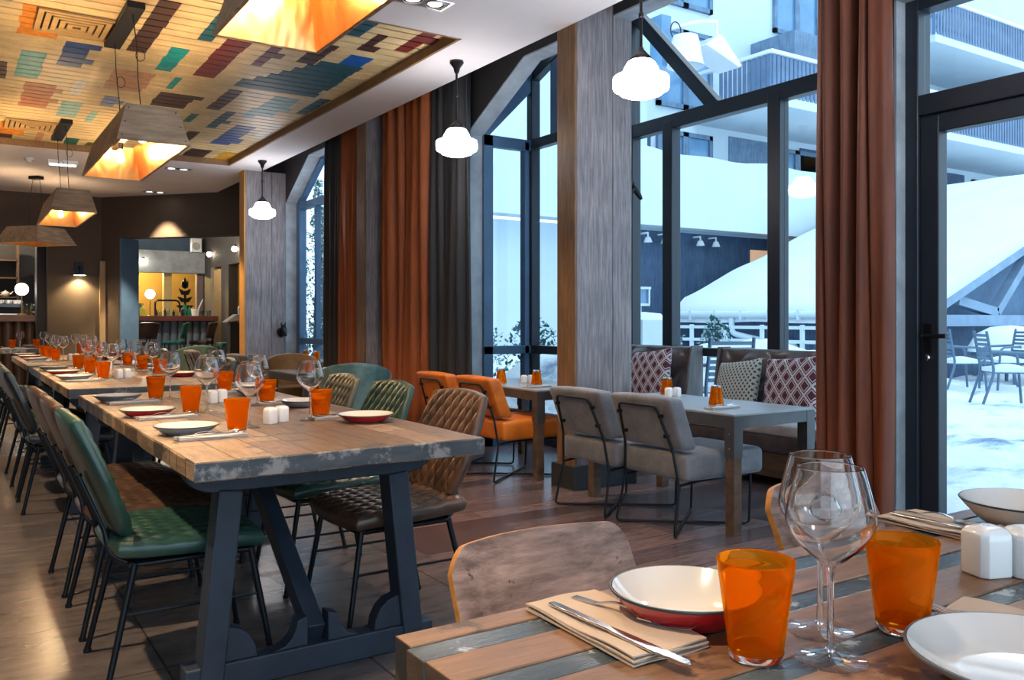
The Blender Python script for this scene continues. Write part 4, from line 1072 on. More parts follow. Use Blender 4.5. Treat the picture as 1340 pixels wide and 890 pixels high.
# settings on the three long tables
red0 = dish('red plate at the second aisle-side place of the nearest long table', (0.668, 3.70, ZF), 0.105, 0.030, M_RED)
blue0 = dish('blue-grey plate at the first aisle-side place of the nearest long table', (0.677, 3.061, ZF), 0.105, 0.030, M_BLUEE)
nap0 = napkin('napkin under cutlery at the first aisle-side place of the nearest long table', (0.72, 2.90, ZF), 0.22, 0.075, 0.03, m=M_NAPG)
kn0 = knife('knife at the first aisle-side place of the nearest long table', (0.70, 2.885, ZF+0.0125), PI/2+0.05)
fk0 = fork('fork at the first aisle-side place of the nearest long table', (0.72, 2.915, ZF+0.0125), -PI/2+0.1)
TBL = {'nearest': [3.02, 3.70, 4.42], 'middle': [6.11, 6.74, 7.38], 'farthest': [9.06, 9.75, 10.36]}
ORD = ['first', 'second', 'third']
for tb, ys in TBL.items():
    for i, y in enumerate(ys):
        for side in ('aisle', 'window'):
            A = side == 'aisle'; first = (tb == 'nearest' and i == 0 and A)
            nm = '%s %s-side place of the %s long table' % (ORD[i], side, tb)
            px = 0.672 if A else 1.33; tx = 0.836 if A else 1.222; sgn = 1 if A else -1
            yp = y+0.03
            red = (i == 1 and A) or (i == 0 and not A)
            if tb == 'nearest' and i == 1 and A: pass
            elif not first: dup(red0 if red else blue0, (px, yp, ZF), 0, '%s plate at the %s' % ('red' if red else 'blue-grey', nm))
            if not first:
                yn = yp-0.155*sgn if A else yp+0.17
                dup(nap0, (px+0.045*sgn, yn, ZF), 0.03+(0 if A else PI), 'napkin under cutlery at the %s' % nm)
                k = kn0.copy(); COL.objects.link(k); k.location = (px+0.025*sgn, yn-0.015*sgn, ZF+0.0125); k.rotation_euler = (0, 0, (PI/2 if A else -PI/2)+0.05); k['label'] = 'knife at the %s' % nm
                dup(fk0, (px+0.045*sgn, yn+0.015*sgn, ZF+0.0125), (-PI/2 if A else PI/2)+0.1, 'fork at the %s' % nm)
            ty = y if A else y+0.22
            tcopy('orange tumbler at the %s' % nm, (tx, ty, ZF), y*3)
            wcopy('wine glass at the %s' % nm, (tx+(0.07 if A else -0.055), ty+(0.09 if i == 0 and A else 0.02 if A else -0.035), ZF), 1.04)
pairs = [('near end of the nearest long table', 1.035, 3.20), ('far part of the nearest long table', 1.05, 4.12), ('near part of the middle long table', 0.97, 6.2),
         ('far part of the middle long table', 1.03, 7.35), ('farthest long table', 1.0, 9.2)]
for nm, x, y in pairs:
    shaker('left white shaker of the pair on the %s' % nm, (x-0.03, y-0.015, ZF), 0.5, 0.044, 0.062)
    shaker('right white shaker of the pair on the %s' % nm, (x+0.025, y+0.02, ZF), 0.35, 0.044, 0.062)
# crosswise far table
for i, x in enumerate((-0.05, 0.35, 0.72, 1.0)):
    nm = ('leftmost', 'second', 'third', 'rightmost')[i]
    tcopy('%s orange tumbler on the crosswise far table' % nm, (x, 13.42, ZF)); wcopy('%s wine glass on the crosswise far table' % nm, (x+0.09, 13.46, ZF)); 
dup(red0, (0.5, 13.25, ZF), 0, 'red plate on the crosswise far table'); dup(blue0, (0.95, 13.62, ZF), 0, 'blue-grey plate on the crosswise far table')

# things on the low tables; the tumblers stand upside down
ZC = 0.6455
def tdown(label, x, y):
    r = dup(tum, (x, y, ZC+0.1142), 0, label, 'upturned orange tumblers on the low tables'); r.rotation_euler = (PI, 0, x*9); return r
tdown('upturned orange tumbler at the near end of the low table by the grey chairs', 3.80, 3.60)
tdown('upturned orange tumbler seen over the grey chair beside the lattice cushion', 4.05, 4.28)
tdown('upturned orange tumbler on the low table by the orange chairs, nearer the window post', 3.80, 5.46)
tdown('upturned orange tumbler on the low table by the orange chairs, farther from the pillar', 3.66, 5.75)
tdown('upturned orange tumbler between the tub chairs, nearer one', 2.80, 7.66); tdown('upturned orange tumbler between the tub chairs, farther one', 2.86, 7.98)
tdown('upturned orange tumbler on the low table by the far bay, left one', 3.84, 10.72); tdown('upturned orange tumbler on the low table by the far bay, middle one', 3.84, 10.32)
tdown('upturned orange tumbler on the low table by the far bay, right one', 3.9, 9.98)
for nm, x, y in (('low table by the grey chairs', 3.95, 4.13), ('low table by the orange chairs', 3.86, 5.68), ('low table between the tub chairs', 2.95, 7.62)):
    shaker('left white shaker on the %s' % nm, (x-0.028, y, ZC), 0.3, 0.045, 0.062); shaker('right white shaker on the %s' % nm, (x+0.026, y-0.02, ZC), 0.2, 0.045, 0.062)
for nm, x, y in (('low table by the grey chairs', 3.66, 3.42), ('low table by the orange chairs', 3.66, 5.25), ('low table between the tub chairs', 2.78, 8.2)):
    dup(nap0, (x, y, ZC), 0.0, 'napkin with cutlery on the %s' % nm)
    k = kn0.copy(); COL.objects.link(k); k.location = (x, y-0.015, ZC+0.0125); k.rotation_euler = (0, 0, PI/2); k['label'] = 'knife on the %s' % nm
    dup(fk0, (x+0.01, y+0.018, ZC+0.0125), -PI/2, 'fork on the %s' % nm)

# ------------------------------------------------------------------ pendants
M_SHADEW = WOOD('weathered_shade_plank', (0.22, 0.16, 0.115), (0.52, 0.40, 0.28), 'X', 4, 0.6, 8, 0.2, ((0.07, 0.05, 0.04), 9, 0.66))
def copper():
    m, nt, b = nt_new('hammered_copper'); b.inputs['Metallic'].default_value = 1.0; b.inputs['Roughness'].default_value = 0.28
    v = coords(nt); n = noise(nt, v, 5, 3); r = ramp(nt, [(0.3, (0.86, 0.36, 0.10)), (0.7, (0.98, 0.55, 0.22))]); nt.links.new(n.outputs['Fac'], r.inputs[0]); nt.links.new(r.outputs[0], b.inputs['Base Color'])
    n2 = noise(nt, coords(nt, (1, 1, 0.3)), 9, 2); bump(nt, b, n2.outputs['Fac'], 0.35, 0.03)
    return m
M_COPPER = copper()
M_BULB = EMIT('warm_bulb', (1.0, 0.72, 0.40), 22.0)
M_CORD = P('black_cord', (0.01, 0.01, 0.012), 0.6)
def copper_pendant(label, loc, rz, bx, by, tx, ty, canopy_len, zb=2.2, zt=2.43, zc=3.22, power=170, nb=2, cdy=0.3):
    t = thing('pendant_lamp', label, 'lamp', loc, rz, 'wood and copper pendant lamps')
    b0 = [(-bx, -by), (bx, -by), (bx, by), (-bx, by)]; t0 = [(-tx, -ty), (tx, -ty), (tx, ty), (-tx, ty)]
    def shell(inset, lo, hi):
        vs = [(x-math.copysign(inset, x), y-math.copysign(inset, y), lo) for x, y in b0]+[(x-math.copysign(inset, x), y-math.copysign(inset, y), hi) for x, y in t0]
        return vs
    mb = MB(); o = shell(0, zb, zt); i = shell(0.012, zb, zt)
    mb.add(o+i, [(k, (k+1) % 4, 4+(k+1) % 4, 4+k) for k in range(4)]+[(8+(k+1) % 4, 8+k, 12+k, 12+(k+1) % 4) for k in range(4)]
           + [(k, 8+k, 8+(k+1) % 4, (k+1) % 4) for k in range(4)]+[(4+k, 4+(k+1) % 4, 12+(k+1) % 4, 12+k) for k in range(4)])
    sh = mb.build('wooden_shade', M_SHADEW, t, 0)
    sc_ = MB()
    for k in range(4):
        a = Vector(o[k]); c = Vector(o[4+k])
        for q in (0.12, 0.5, 0.88):
            p = a.lerp(c, q); cx = p.x-math.copysign(0.02, p.x)
            sc_.lathe([(0, 0.003), (0.004, 0.002), (0.004, 0)], 8, (0, 0, 0)); kk = 8*2+1
            M_ = Matrix.Translation((cx, p.y+math.copysign(0.0005, p.y), p.z)) @ Matrix.Rotation(PI/2 if p.y < 0 else -PI/2, 4, 'X'); sc_.v[-kk:] = [tuple(M_ @ Vector(q_)) for q_ in sc_.v[-kk:]]
    sc_.build('screw', M_METAL, sh, 0)
    mb = MB(); o2 = shell(0.013, zb+0.002, zt-0.002); i2 = shell(0.0165, zb+0.002, zt-0.002)
    mb.add(o2+i2, [(k, (k+1) % 4, 4+(k+1) % 4, 4+k) for k in range(4)]+[(8+(k+1) % 4, 8+k, 12+k, 12+(k+1) % 4) for k in range(4)]
           + [(k, 8+k, 8+(k+1) % 4, (k+1) % 4) for k in range(4)]+[(4+k, 4+(k+1) % 4, 12+(k+1) % 4, 12+k) for k in range(4)])
    mb.build('copper_lining', M_COPPER, t, 0)['label'] = 'glowing copper lining'
    MB().box(-tx, tx, -0.02, 0.02, zt-0.03, zt-0.012).build('cross_bar', M_METAL, t, 0)
    MB().box(-0.02, 0.02, -ty, ty, zt-0.03, zt-0.012).build('spine_bar', M_METAL, t, 0)
    MB().box(-0.055, 0.055, cdy-canopy_len/2, cdy+canopy_len/2, zc-0.045, zc).build('ceiling_canopy', M_METAL, t, 0, 0.003)
    for q in (-1, 1):
        y = q*ty*0.55; yc = cdy+q*canopy_len*0.36
        MB().tube([(0, y, zt-0.02), (0.004*q, (y*2+yc)/3, zt+(zc-zt)*0.33), (-0.006*q, (y+yc*2)/3, zt+(zc-zt)*0.66), (0, yc, zc-0.04)], 0.0035, 6).build('cord', M_CORD, t, 60)
        MB().tube([(0.028*math.cos(a)+0.02, yc*0.5+y*0.5+0.01*math.sin(a*2), zt+(zc-zt)*0.55+0.04*math.sin(a)) for a in [i*PI/6 for i in range(12)]], 0.0025, 6, True).build('cord_loop', M_CORD, t, 60)
    for k in range(nb):
        y = (-1+2*k/(nb-1))*by*0.52 if nb > 1 else 0
        so = MB().lathe([(0, zt-0.02), (0.017, zt-0.02), (0.017, zt-0.075), (0, zt-0.075)], 14, (0, y, 0)).build('lamp_socket', M_METAL, t, 40)
        MB().lathe([(0, 0.001), (0.012, 0), (0.014, -0.02), (0.024, -0.045), (0.028, -0.066), (0.02, -0.088), (0, -0.096)], 18, (0, y, zt-0.075)).build('bulb', M_BULB, so, 60)
        light('POINT', 'pendant_bulb_light', (0, y, zt-0.135), power, WARM, 0.03, parent=t)
    return t
copper_pendant('large wood and copper pendant lamp cut by the top edge of the photo', (1.02, 2.48, 0), 0, 0.206, 0.79, 0.145, 0.72, 1.0, zc=3.15)
copper_pendant('wood and copper pendant lamp above the middle of the row of tables', (1.02, 6.22, 0), 0, 0.206, 0.79, 0.145, 0.72, 1.0)
copper_pendant('wood and copper pendant lamp third in the row, glowing below', (1.02, 10.13, 0), 0, 0.206, 0.79, 0.145, 0.72, 1.05, cdy=0.35)
copper_pendant('square-looking wood and copper pendant lamp farthest away by the bar', (1.02, 13.7, 0), math.radians(42), 0.36, 0.36, 0.25, 0.25, 0.16, zc=3.15, power=80, nb=2, cdy=0.0)

M_OPAL = EMIT('opal_glass', (1.0, 0.95, 0.94), 10.5)
M_BRONZE = P('bronze', (0.05, 0.045, 0.045), 0.3, 0.9)
def globe_pendant(label, loc):
    t = thing('pendant_lamp', label, 'lamp', loc, 0, 'white opal glass pendants')
    MB().lathe([(0, 3.15), (0.052, 3.15), (0.056, 3.135), (0.045, 3.12), (0.026, 3.095), (0.02, 3.065), (0.009, 3.05), (0, 3.05)], 28).build('ceiling_canopy', M_BRONZE, t, 50)
    rd = MB().tube([(0, 0, 3.06), (0, 0, 2.69)], 0.009, 10); rd.lathe([(0.009, 2.90), (0.015, 2.895), (0.015, 2.875), (0.009, 2.87)], 14); rd.build('rod', M_BRONZE, t, 50)
    MB().lathe([(0, 2.70), (0.012, 2.70), (0.018, 2.685), (0.048, 2.652), (0.066, 2.636), (0.066, 2.622), (0, 2.622)], 24).build('fitter', M_BRONZE, t, 50)
    MB().lathe([(0, 2.628), (0.062, 2.626), (0.078, 2.612), (0.096, 2.582), (0.108, 2.552), (0.114, 2.537), (0.150, 2.534), (0.158, 2.526), (0.160, 2.518), (0.160, 2.472), (0.155, 2.458), (0.140, 2.450), (0.128, 2.446), (0.118, 2.432), (0.08, 2.418), (0, 2.412)], 44).build('glass_shade', M_OPAL, t, 60)
    return t
globe_pendant('white opal glass pendant in front of the bay window, largest of the three', (3.30, 3.70, 0))
globe_pendant('white opal glass pendant in front of the charcoal curtain', (3.29, 5.81, 0))
globe_pendant('small white opal glass pendant in front of the far grey pillar', (3.30, 10.78, 0))

globe_pendant('added unseen opal glass pendant lighting the front table by the door', (3.30, 1.55, 0))  # unseen pendant added to light the front table
globe_pendant('added unseen opal glass pendant behind the camera', (1.3, -0.9, 0))  # another unseen pendant, added to brighten the near part of the room

# ------------------------------------------------------------------ ceiling fittings
M_DL = EMIT('downlight_lamp', (1.0, 0.9, 0.75), 6.0)
M_SILVER = P('silver_trim', (0.6, 0.6, 0.62), 0.3, 0.8)
def downlight(label, loc):
    t = thing('downlight', label, 'ceiling light', loc, 0, 'twin recessed downlights')
    fr = MB(); w, d = 0.17, 0.09
    fr.box(-w, w, -d, -d+0.014, -0.006, 0.0); fr.box(-w, w, d-0.014, d, -0.006, 0.0); fr.box(-w, -w+0.014, -d, d, -0.006, 0.0); fr.box(w-0.014, w, -d, d, -0.006, 0.0)
    fr.build('frame', M_SILVER, t, 0)
    MB().box(-w+0.012, w-0.012, -d+0.012, d-0.012, -0.003, -0.001).build('recess', P('recess_black', (0.02, 0.02, 0.02), 0.5), t, 0)
    for s in (-1, 1):
        rg = MB().lathe([(0.062, -0.012), (0.068, -0.004), (0.060, -0.002), (0.045, -0.0025)], 24, (s*0.078, 0, 0)).build('lamp_ring', M_SILVER, t, 50)
        MB().lathe([(0, -0.006), (0.04, -0.0055), (0.045, -0.003)], 24, (s*0.078, 0, 0)).build('lamp_disc', M_DL, rg, 50)
    return t
dl = downlight('twin downlight in the white ceiling at the top edge of the photo', (2.50, 4.83, 3.15))
dup(dl, (2.54, 11.98, 3.15), 0, 'twin downlight beyond the slat panel, nearer one'); dup(dl, (2.70, 14.35, 3.15), 0, 'twin downlight over the bar room opening')
for i, (x, y, pw) in enumerate(((-0.55, 3.2, 150), (-0.5, 1.0, 110), (-0.6, 12.2, 200), (2.54, 11.98, 160), (2.5, 4.83, 60), (2.70, 14.35, 260))):
    light('SPOT', 'downlight_beam', (x, y, 3.12), pw, (1.0, 0.74, 0.46), 0.04, (0, 0, 0), 72, 0.35)
for i, (x, y) in enumerate(((-0.55, 3.2), (-0.5, 1.0), (-0.6, 12.2))): dup(dl, (x, y, 3.15), 0, 'twin downlight over the aisle %s' % ('level with the nearest long table', 'beside the front table', 'near the far wall')[i])
for i, (x, y, pw) in enumerate(((-0.75, 6.4, 150), (-0.75, 9.6, 170))):
    light('SPOT', 'downlight_beam', (x, y, 3.19), pw, (1.0, 0.74, 0.46), 0.04, (0, 0, 0), 72, 0.35); dup(dl, (x, y, 3.218), 0, 'twin downlight in the slat panel over the aisle, %s one' % ('nearer', 'farther')[i])
M_GR = WOOD('painted_grille_metal', (0.42, 0.27, 0.10), (0.58, 0.40, 0.17), 'X', 3, 0.5, 5, 0.05)
for i, (x0, x1, y0, y1) in enumerate(GRILLES):
    g = thing('air_grille', ('square air grille in the slat panel, nearer one', 'square air grille in the slat panel, farther one')[i], 'air vent', ((x0+x1)/2, (y0+y1)/2, 3.22), 0, 'air grilles in the slat panel')
    h = (x1-x0)/2
    MB().box(-h, h, -h, h, -0.004, -0.001).build('dark_core', P('grille_dark', (0.03, 0.02, 0.012), 0.8), g, 0)
    for k in range(5):
        r = h*(1-k*0.19); w = 0.034; z0 = -0.016-0.003*k; mb = MB()
        mb.box(-r, r, -r, -r+w, z0, z0+0.012); mb.box(-r, r, r-w, r, z0, z0+0.012); mb.box(-r, -r+w, -r+w, r-w, z0, z0+0.012); mb.box(r-w, r, -r+w, r-w, z0, z0+0.012)
        mb.build('vane', M_GR, g, 0)
t = thing('smoke_detector', 'white smoke detector on the far ceiling', 'smoke detector', (0.83, 12.2, 3.15))
MB().lathe([(0, 0), (0.055, 0), (0.055, -0.02), (0.048, -0.024), (0, -0.024)], 24).build('base', M_WHITE, t, 40)
MB().lathe([(0.03, -0.024), (0.034, -0.045), (0.02, -0.06), (0, -0.062)], 20).build('sensor', M_WHITE, t, 50)
t = thing('emergency_light', 'white emergency light strip on the far ceiling', 'emergency light', (1.2, 12.17, 3.15))
MB().box(-0.17, 0.17, -0.05, 0.05, -0.05, 0).build('body', M_WHITE, t, 0, 0.006); MB().box(-0.15, 0.15, -0.04, 0.04, -0.065, -0.05).build('diffuser', EMIT('strip_glow', (0.9, 0.95, 1.0), 1.2), t, 0, 0.004)

# wall lamp
t = thing('wall_lamp', 'black wall lamp washing the taupe wall', 'lamp', (1.76, 15.5, 1.86))
MB().box(-0.06, 0.06, -0.03, 0, 0.0, 0.22).build('back_plate', M_METAL, t, 0, 0.004)
MB().tube([(0, -0.02, 0.14), (0, -0.12, 0.13), (0, -0.12, 0.03)], 0.012, 8).build('arm', M_METAL, t, 60)
MB().lathe([(0.04, 0.03), (0.10, 0.015), (0.105, 0.0), (0.10, 0.0), (0.0, 0.012)], 24, (0, -0.12, 0)).build('shade', M_METAL, t, 50)
MB().lathe([(0, -0.004), (0.085, -0.002), (0.09, 0.004), (0, 0.006)], 24, (0, -0.12, 0)).build('diffuser', EMIT('wall_lamp_glow', (1, 0.85, 0.6), 5), t, 50)
light('SPOT', 'wall_lamp_beam', (0, -0.12, -0.01), 40, (1, 0.72, 0.36), 0.05, (0.25, 0, 0), 120, 0.6, t)

# ------------------------------------------------------------------ bar room seen through the angled opening
M_BLUEWALL = P('slate_blue_wall', (0.07, 0.12, 0.18), 0.7)
M_OCHRE = P('ochre_wall', (0.30, 0.19, 0.05), 0.7, 0, 0.12, 2)
M_DARKGREY = P('dark_grey_wall', (0.028, 0.028, 0.033), 0.7)
br = MB(); br.box(1.2, 7, 23.0, 23.2, 0, 3.4)
struct('wall_bar_back', br, M_OCHRE, 'ochre wall behind the bar', 'wall', smooth=0)
br = MB(); br.box(2.6, 5.0, 20.9, 21.1, 2.72, 3.3)
struct('wall_bar_upper', br, M_BLUEWALL, 'slate blue wall above the bar', 'wall', smooth=0)
struct('trim_4', MB().box(2.6, 5.0, 20.75, 21.1, 2.22, 2.72), M_CONC, 'mottled concrete beam over the bar', 'beam')
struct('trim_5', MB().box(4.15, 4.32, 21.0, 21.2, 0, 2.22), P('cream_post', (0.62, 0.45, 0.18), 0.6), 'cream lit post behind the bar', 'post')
struct('trim_6', MB().box(4.86, 5.0, 20.9, 21.1, 0, 2.3), P('mauve_post', (0.22, 0.16, 0.16), 0.6), 'mauve post at the end of the bar', 'post')
bw = MB(); bw.box(5.0, 5.2, 15.9, 21.2, 2.32, 3.4); bw.box(5.0, 5.2, 20.2, 21.2, 0, 2.32); bw.box(5.0, 5.2, 18.7, 19.3, 0, 2.32)
struct('wall_bar_right', bw, P('umber_wall', (0.06, 0.048, 0.042), 0.7), 'umber side wall of the bar room with doorways', 'wall', smooth=0)
bw = MB(); bw.bar((4.0, 13.33, 1.7), (4.44, 13.38, 1.7), 0.1, 3.4); bw.bar((4.40, 13.33, 1.7), (7.0, 21.21, 1.7), 0.1, 3.4); bw.box(6.98, 7.08, 21.1, 23.2, 0, 3.4); bw.box(5.0, 5.25, 19.9, 20.2, 0, 2.32)
struct('wall_bar_far_right', bw, P('tan_wall', (0.24, 0.18, 0.11), 0.7), 'tan wall beyond the bar room doorways', 'wall', smooth=0)
struct('ceiling_bar', MB().prism([(-3.3, 16.5), (5.45, 16.5), (7.05, 21.2), (7.05, 23.2), (-3.3, 23.2)], lambda u, v, q: (u, v, q), 3.4, 3.5).prism([(3.6, 13.3), (4.42, 13.3), (5.45, 16.49), (3.6, 16.49)], lambda u, v, q: (u, v, q), 3.4, 3.5), M_TAUPE, 'ceiling of the bar room', 'ceiling')
for lab, x, y, z, pw, c in (('added fill bulb behind the concrete beam of the bar', 3.7, 22.1, 2.5, 80, (1, 0.7, 0.25)), ('added fill bulb above the bar stools', 3.2, 18.2, 3.1, 52, (1.0, 0.86, 0.7)),
                            ('added fill bulb beyond the bar room doorways', 5.75, 19.3, 2.6, 28, (1, 0.75, 0.4)), ('added fill bulb above the left bar', 0.4, 17.4, 3.0, 50, (1, 0.75, 0.45))):
    t = thing('added_bulb', lab, 'lamp', (x, y, z), 0, 'added fill bulbs in the bar rooms')  # bulb and cord added to carry a fill light in the bar rooms
    MB().lathe([(0, 0.05), (0.012, 0.05), (0.02, 0.02), (0.032, -0.01), (0.02, -0.04), (0, -0.045)], 14).build('bulb', EMIT('added_bulb_glow', (1, 0.85, 0.6), 4), t, 60)
    MB().tube([(0, 0, 0.045), (0, 0, 3.4-z)], 0.008, 6).build('cord', M_CORD, t)
    light('POINT', 'added_bulb_light', (0, 0, -0.1), pw, c, 0.05, parent=t)
def bar_counter(label, x0, x1, y0, y1, topmat, frontmat, z=1.225):
    t = thing('bar_counter', label, 'bar', ((x0+x1)/2, (y0+y1)/2, 0))
    hx, hy = (x1-x0)/2, (y1-y0)/2
    MB().box(-hx, hx, -hy-0.12, hy, z-0.11, z).build('countertop', topmat, t, 0, 0.006)
    MB().box(-hx+0.02, hx-0.02, -hy+0.10, hy-0.02, 0, z-0.11).build('body', frontmat, t, 0)
    mb = MB(); n = int((x1-x0)/0.16)
    for i in range(n):
        cx = -hx+0.02+(i+0.5)*(2*hx-0.04)/n; r = (2*hx-0.04)/n/2
        mb.prism([(cx+r*math.cos(a), -hy+0.10-r*0.8*math.sin(a)) for a in [PI*k/8 for k in range(9)]], lambda u, v, q: (u, v, q), 0.06, z-0.112)
    mb.build('fluted_front', frontmat, t, 40)
    return t
bar_counter('bar counter with red-brown top and slate blue fluted front', 2.7, 4.95, 19.45, 20.1, P('redbrown_top', (0.16, 0.055, 0.045), 0.35), P('slate_flutes', (0.17, 0.21, 0.27), 0.45))
bar_counter('bar counter with brown fluted front at the left edge', -1.2, 1.38, 16.2, 16.75, P('oak_bar_top', (0.24, 0.12, 0.06), 0.4), P('brown_flutes', (0.10, 0.055, 0.032), 0.4))
def bar_stool(label, loc, mat):
    t = thing('bar_stool', label, 'stool', loc, 0, 'bar stools at the blue fluted bar')
    t.rotation_euler = (0, 0, PI/2)
    soft_block(MB(), -0.18, 0.2, -0.2, 0.2, 0.63, 0.70).build('seat', mat, t, 180)
    def bk(a, b):
        u = -1+2*a; w = 0.17+0.05*b
        return (-0.19-0.08*b+0.05*u*u, u*w, 0.76+0.33*b*(1-0.10*abs(u)**4)), (1, 0, 0.2)
    MB().sheet(bk, 14, 8, 0.04).build('backrest', mat, t, 60, 0.006)
    MB().tube([(-0.245, -0.03, 0.95), (-0.22, -0.03, 0.62)], 0.012, 6).tube([(-0.245, 0.03, 0.95), (-0.22, 0.03, 0.62)], 0.012, 6).build('back_strut', M_METAL, t)
    for sx in (-1, 1):
        for sy in (-1, 1): MB().tube([(sx*0.15, sy*0.15, 0.64), (sx*0.2, sy*0.2, 0)], 0.011, 6).build('leg', M_METAL, t, 60)
    MB().tube([(0.18, 0.18, 0.25), (0.18, -0.18, 0.25), (-0.18, -0.18, 0.25), (-0.18, 0.18, 0.25)], 0.008, 6, True).build('foot_ring', M_METAL, t)
    return t
L_TEAL = LEATHER('teal_green_leather', (0.0, 0.10, 0.085), (0.02, 0.2, 0.16))
L_MAR = LEATHER('maroon_leather', (0.04, 0.022, 0.022), (0.085, 0.05, 0.05))
bar_stool('teal bar stool mostly hidden behind the blue-grey jamb', (2.90, 18.75, 0), L_TEAL)
bar_stool('maroon bar stool at the left of the blue fluted bar', (3.34, 18.65, 0), L_MAR)
s = bar_stool('teal bar stool turned sideways at the middle of the fluted bar', (3.90, 18.7, 0), L_TEAL); s.rotation_euler = (0, 0, PI*0.86)
s = bar_stool('maroon bar stool at the right end of the fluted bar', (4.46, 18.75, 0), L_MAR); s.rotation_euler = (0, 0, PI*0.8)
t = thing('stool', 'teal padded low stool right of the bar beside the yellow-lit board', 'stool', (4.55, 16.9, 0))
soft_block(MB(), -0.22, 0.22, -0.2, 0.2, 0.62, 0.70).build('seat', L_TEAL, t, 180)
for sx in (-1, 1):
    for sy in (-1, 1): MB().tube([(sx*0.18, sy*0.15, 0.63), (sx*0.2, sy*0.18, 0)], 0.012, 6).build('leg', M_METAL, t)
M_GLOBE = EMIT('globe_lamp_glass', (1, 0.93, 0.82), 6)
def globe_lamp(label, loc, h=0.47):
    t = thing('table_lamp', label, 'lamp', loc, 0, 'globe lamps on the bars')
    MB().lathe([(0, 0), (0.07, 0), (0.07, 0.015), (0.015, 0.025), (0.009, 0.05), (0.009, h-0.1), (0.03, h-0.09), (0, h-0.08)], 20).build('stand', P('brass', (0.5, 0.33, 0.12), 0.3, 1.0), t, 50)
    MB().lathe([(0.1*math.sin(PI*k/14), h-0.1*math.cos(PI*k/14)) for k in range(15)], 24).build('globe', M_GLOBE, t, 180)
    return t
globe_lamp('globe lamp on the blue fluted bar', (3.62, 19.75, 1.225)); globe_lamp('globe lamp on the brown bar at the left edge', (1.0, 16.22, 1.225), 0.42)
M_BOT = GLASSPANE('bar_bottle_glass', (0.75, 0.85, 0.85), 0.9, 2.5, 0.1); M_GBOT = P('green_bottle', (0.02, 0.16, 0.10), 0.15); M_YBOT = P('yellow_bottle', (0.5, 0.42, 0.05), 0.3); M_DBOT = P('dark_bottle', (0.02, 0.02, 0.025), 0.15)
def bottle(label, loc, h, r, mat, grp):
    o = MB().lathe([(0, 0), (r, 0), (r, h*0.62), (r*0.85, h*0.70), (r*0.36, h*0.80), (r*0.32, h*0.97), (r*0.38, h), (0, h)], 14).build('bottle', mat, None, 50)
    o.location = loc; return tag(o, label, 'bottle', grp)
def bar_glass(label, loc, h, r, grp):
    o = MB().lathe([(0, 0), (r*0.8, 0), (r, h), (r-0.003, h), (r*0.75, 0.008), (0, 0.008)], 14).build('glass', M_BOT, None, 50); o.location = loc
    return tag(o, label, 'glass', grp)
rnd = random.Random(21)
for i in range(9):
    x = 2.86+i*0.075
    bar_glass('tall clear glass in the group at the left end of the fluted bar', (x, 19.62+0.1*(i % 3), 1.225), 0.24+0.05*rnd.random(), 0.036, 'tall glasses at the left end of the fluted bar')
bottle('yellow-green bottle left of the globe lamp on the fluted bar', (3.44, 19.6, 1.225), 0.24, 0.06, M_YBOT, 'bottles on the fluted bar')
for i in range(12):
    x = 3.72+i*0.058
    bottle('small clear bottle in the row right of the globe lamp', (x, 19.6+0.09*(i % 3), 1.225), 0.12+0.08*rnd.random(), 0.028, M_BOT if i % 3 else M_DBOT, 'small bottles in the row on the fluted bar')
for i in range(2): bottle(('green bottle at the right part of the fluted bar', 'shorter green bottle at the right part of the fluted bar')[i], (4.32+0.1*i, 19.7, 1.225), 0.27-0.06*i, 0.05, M_GBOT, 'green bottles on the fluted bar')
for i in range(6): bar_glass('short clear glass at the right end of the fluted bar', (4.5+0.07*i, 19.6+0.08*(i % 2), 1.225), 0.10+0.03*rnd.random(), 0.035, 'short glasses at the right end of the fluted bar')
t = thing('ice_bucket', 'white ice bucket with tongs on the fluted bar', 'bucket', (4.50, 19.52, 1.225))
MB().lathe([(0, 0), (0.07, 0), (0.09, 0.15), (0.085, 0.15), (0.066, 0.01), (0, 0.01)], 18).build('bucket', M_WHITE, t, 50); MB().tube([(0.02, 0, 0.03), (0.16, 0, 0.36)], 0.014, 6).build('tongs', M_WHITE, t)
t = thing('beer_tap', 'bronze arched beer tap on the fluted bar', 'tap', (4.0, 19.9, 1.225))
MB().tube(fillet([(-0.25, 0, 0), (-0.25, 0, 0.34), (0.25, 0, 0.34), (0.27, 0, 0.1)], 0.08), 0.02, 8).build('pipe', M_BRONZE, t, 60); MB().box(0.25, 0.29, -0.02, 0.02, 0.08, 0.2).build('handle', M_METAL, t)
t = thing('coffee_machine_dome', 'black domed appliance behind the fluted bar', 'appliance', (3.38, 19.95, 1.225))
MB().lathe([(0, 0), (0.13, 0), (0.15, 0.12), (0.11, 0.22), (0.04, 0.27), (0, 0.28)], 20).build('dome', M_DBOT, t, 50); MB().lathe([(0, 0.27), (0.02, 0.28), (0.02, 0.31), (0, 0.315)], 10).build('knob', M_DBOT, t)
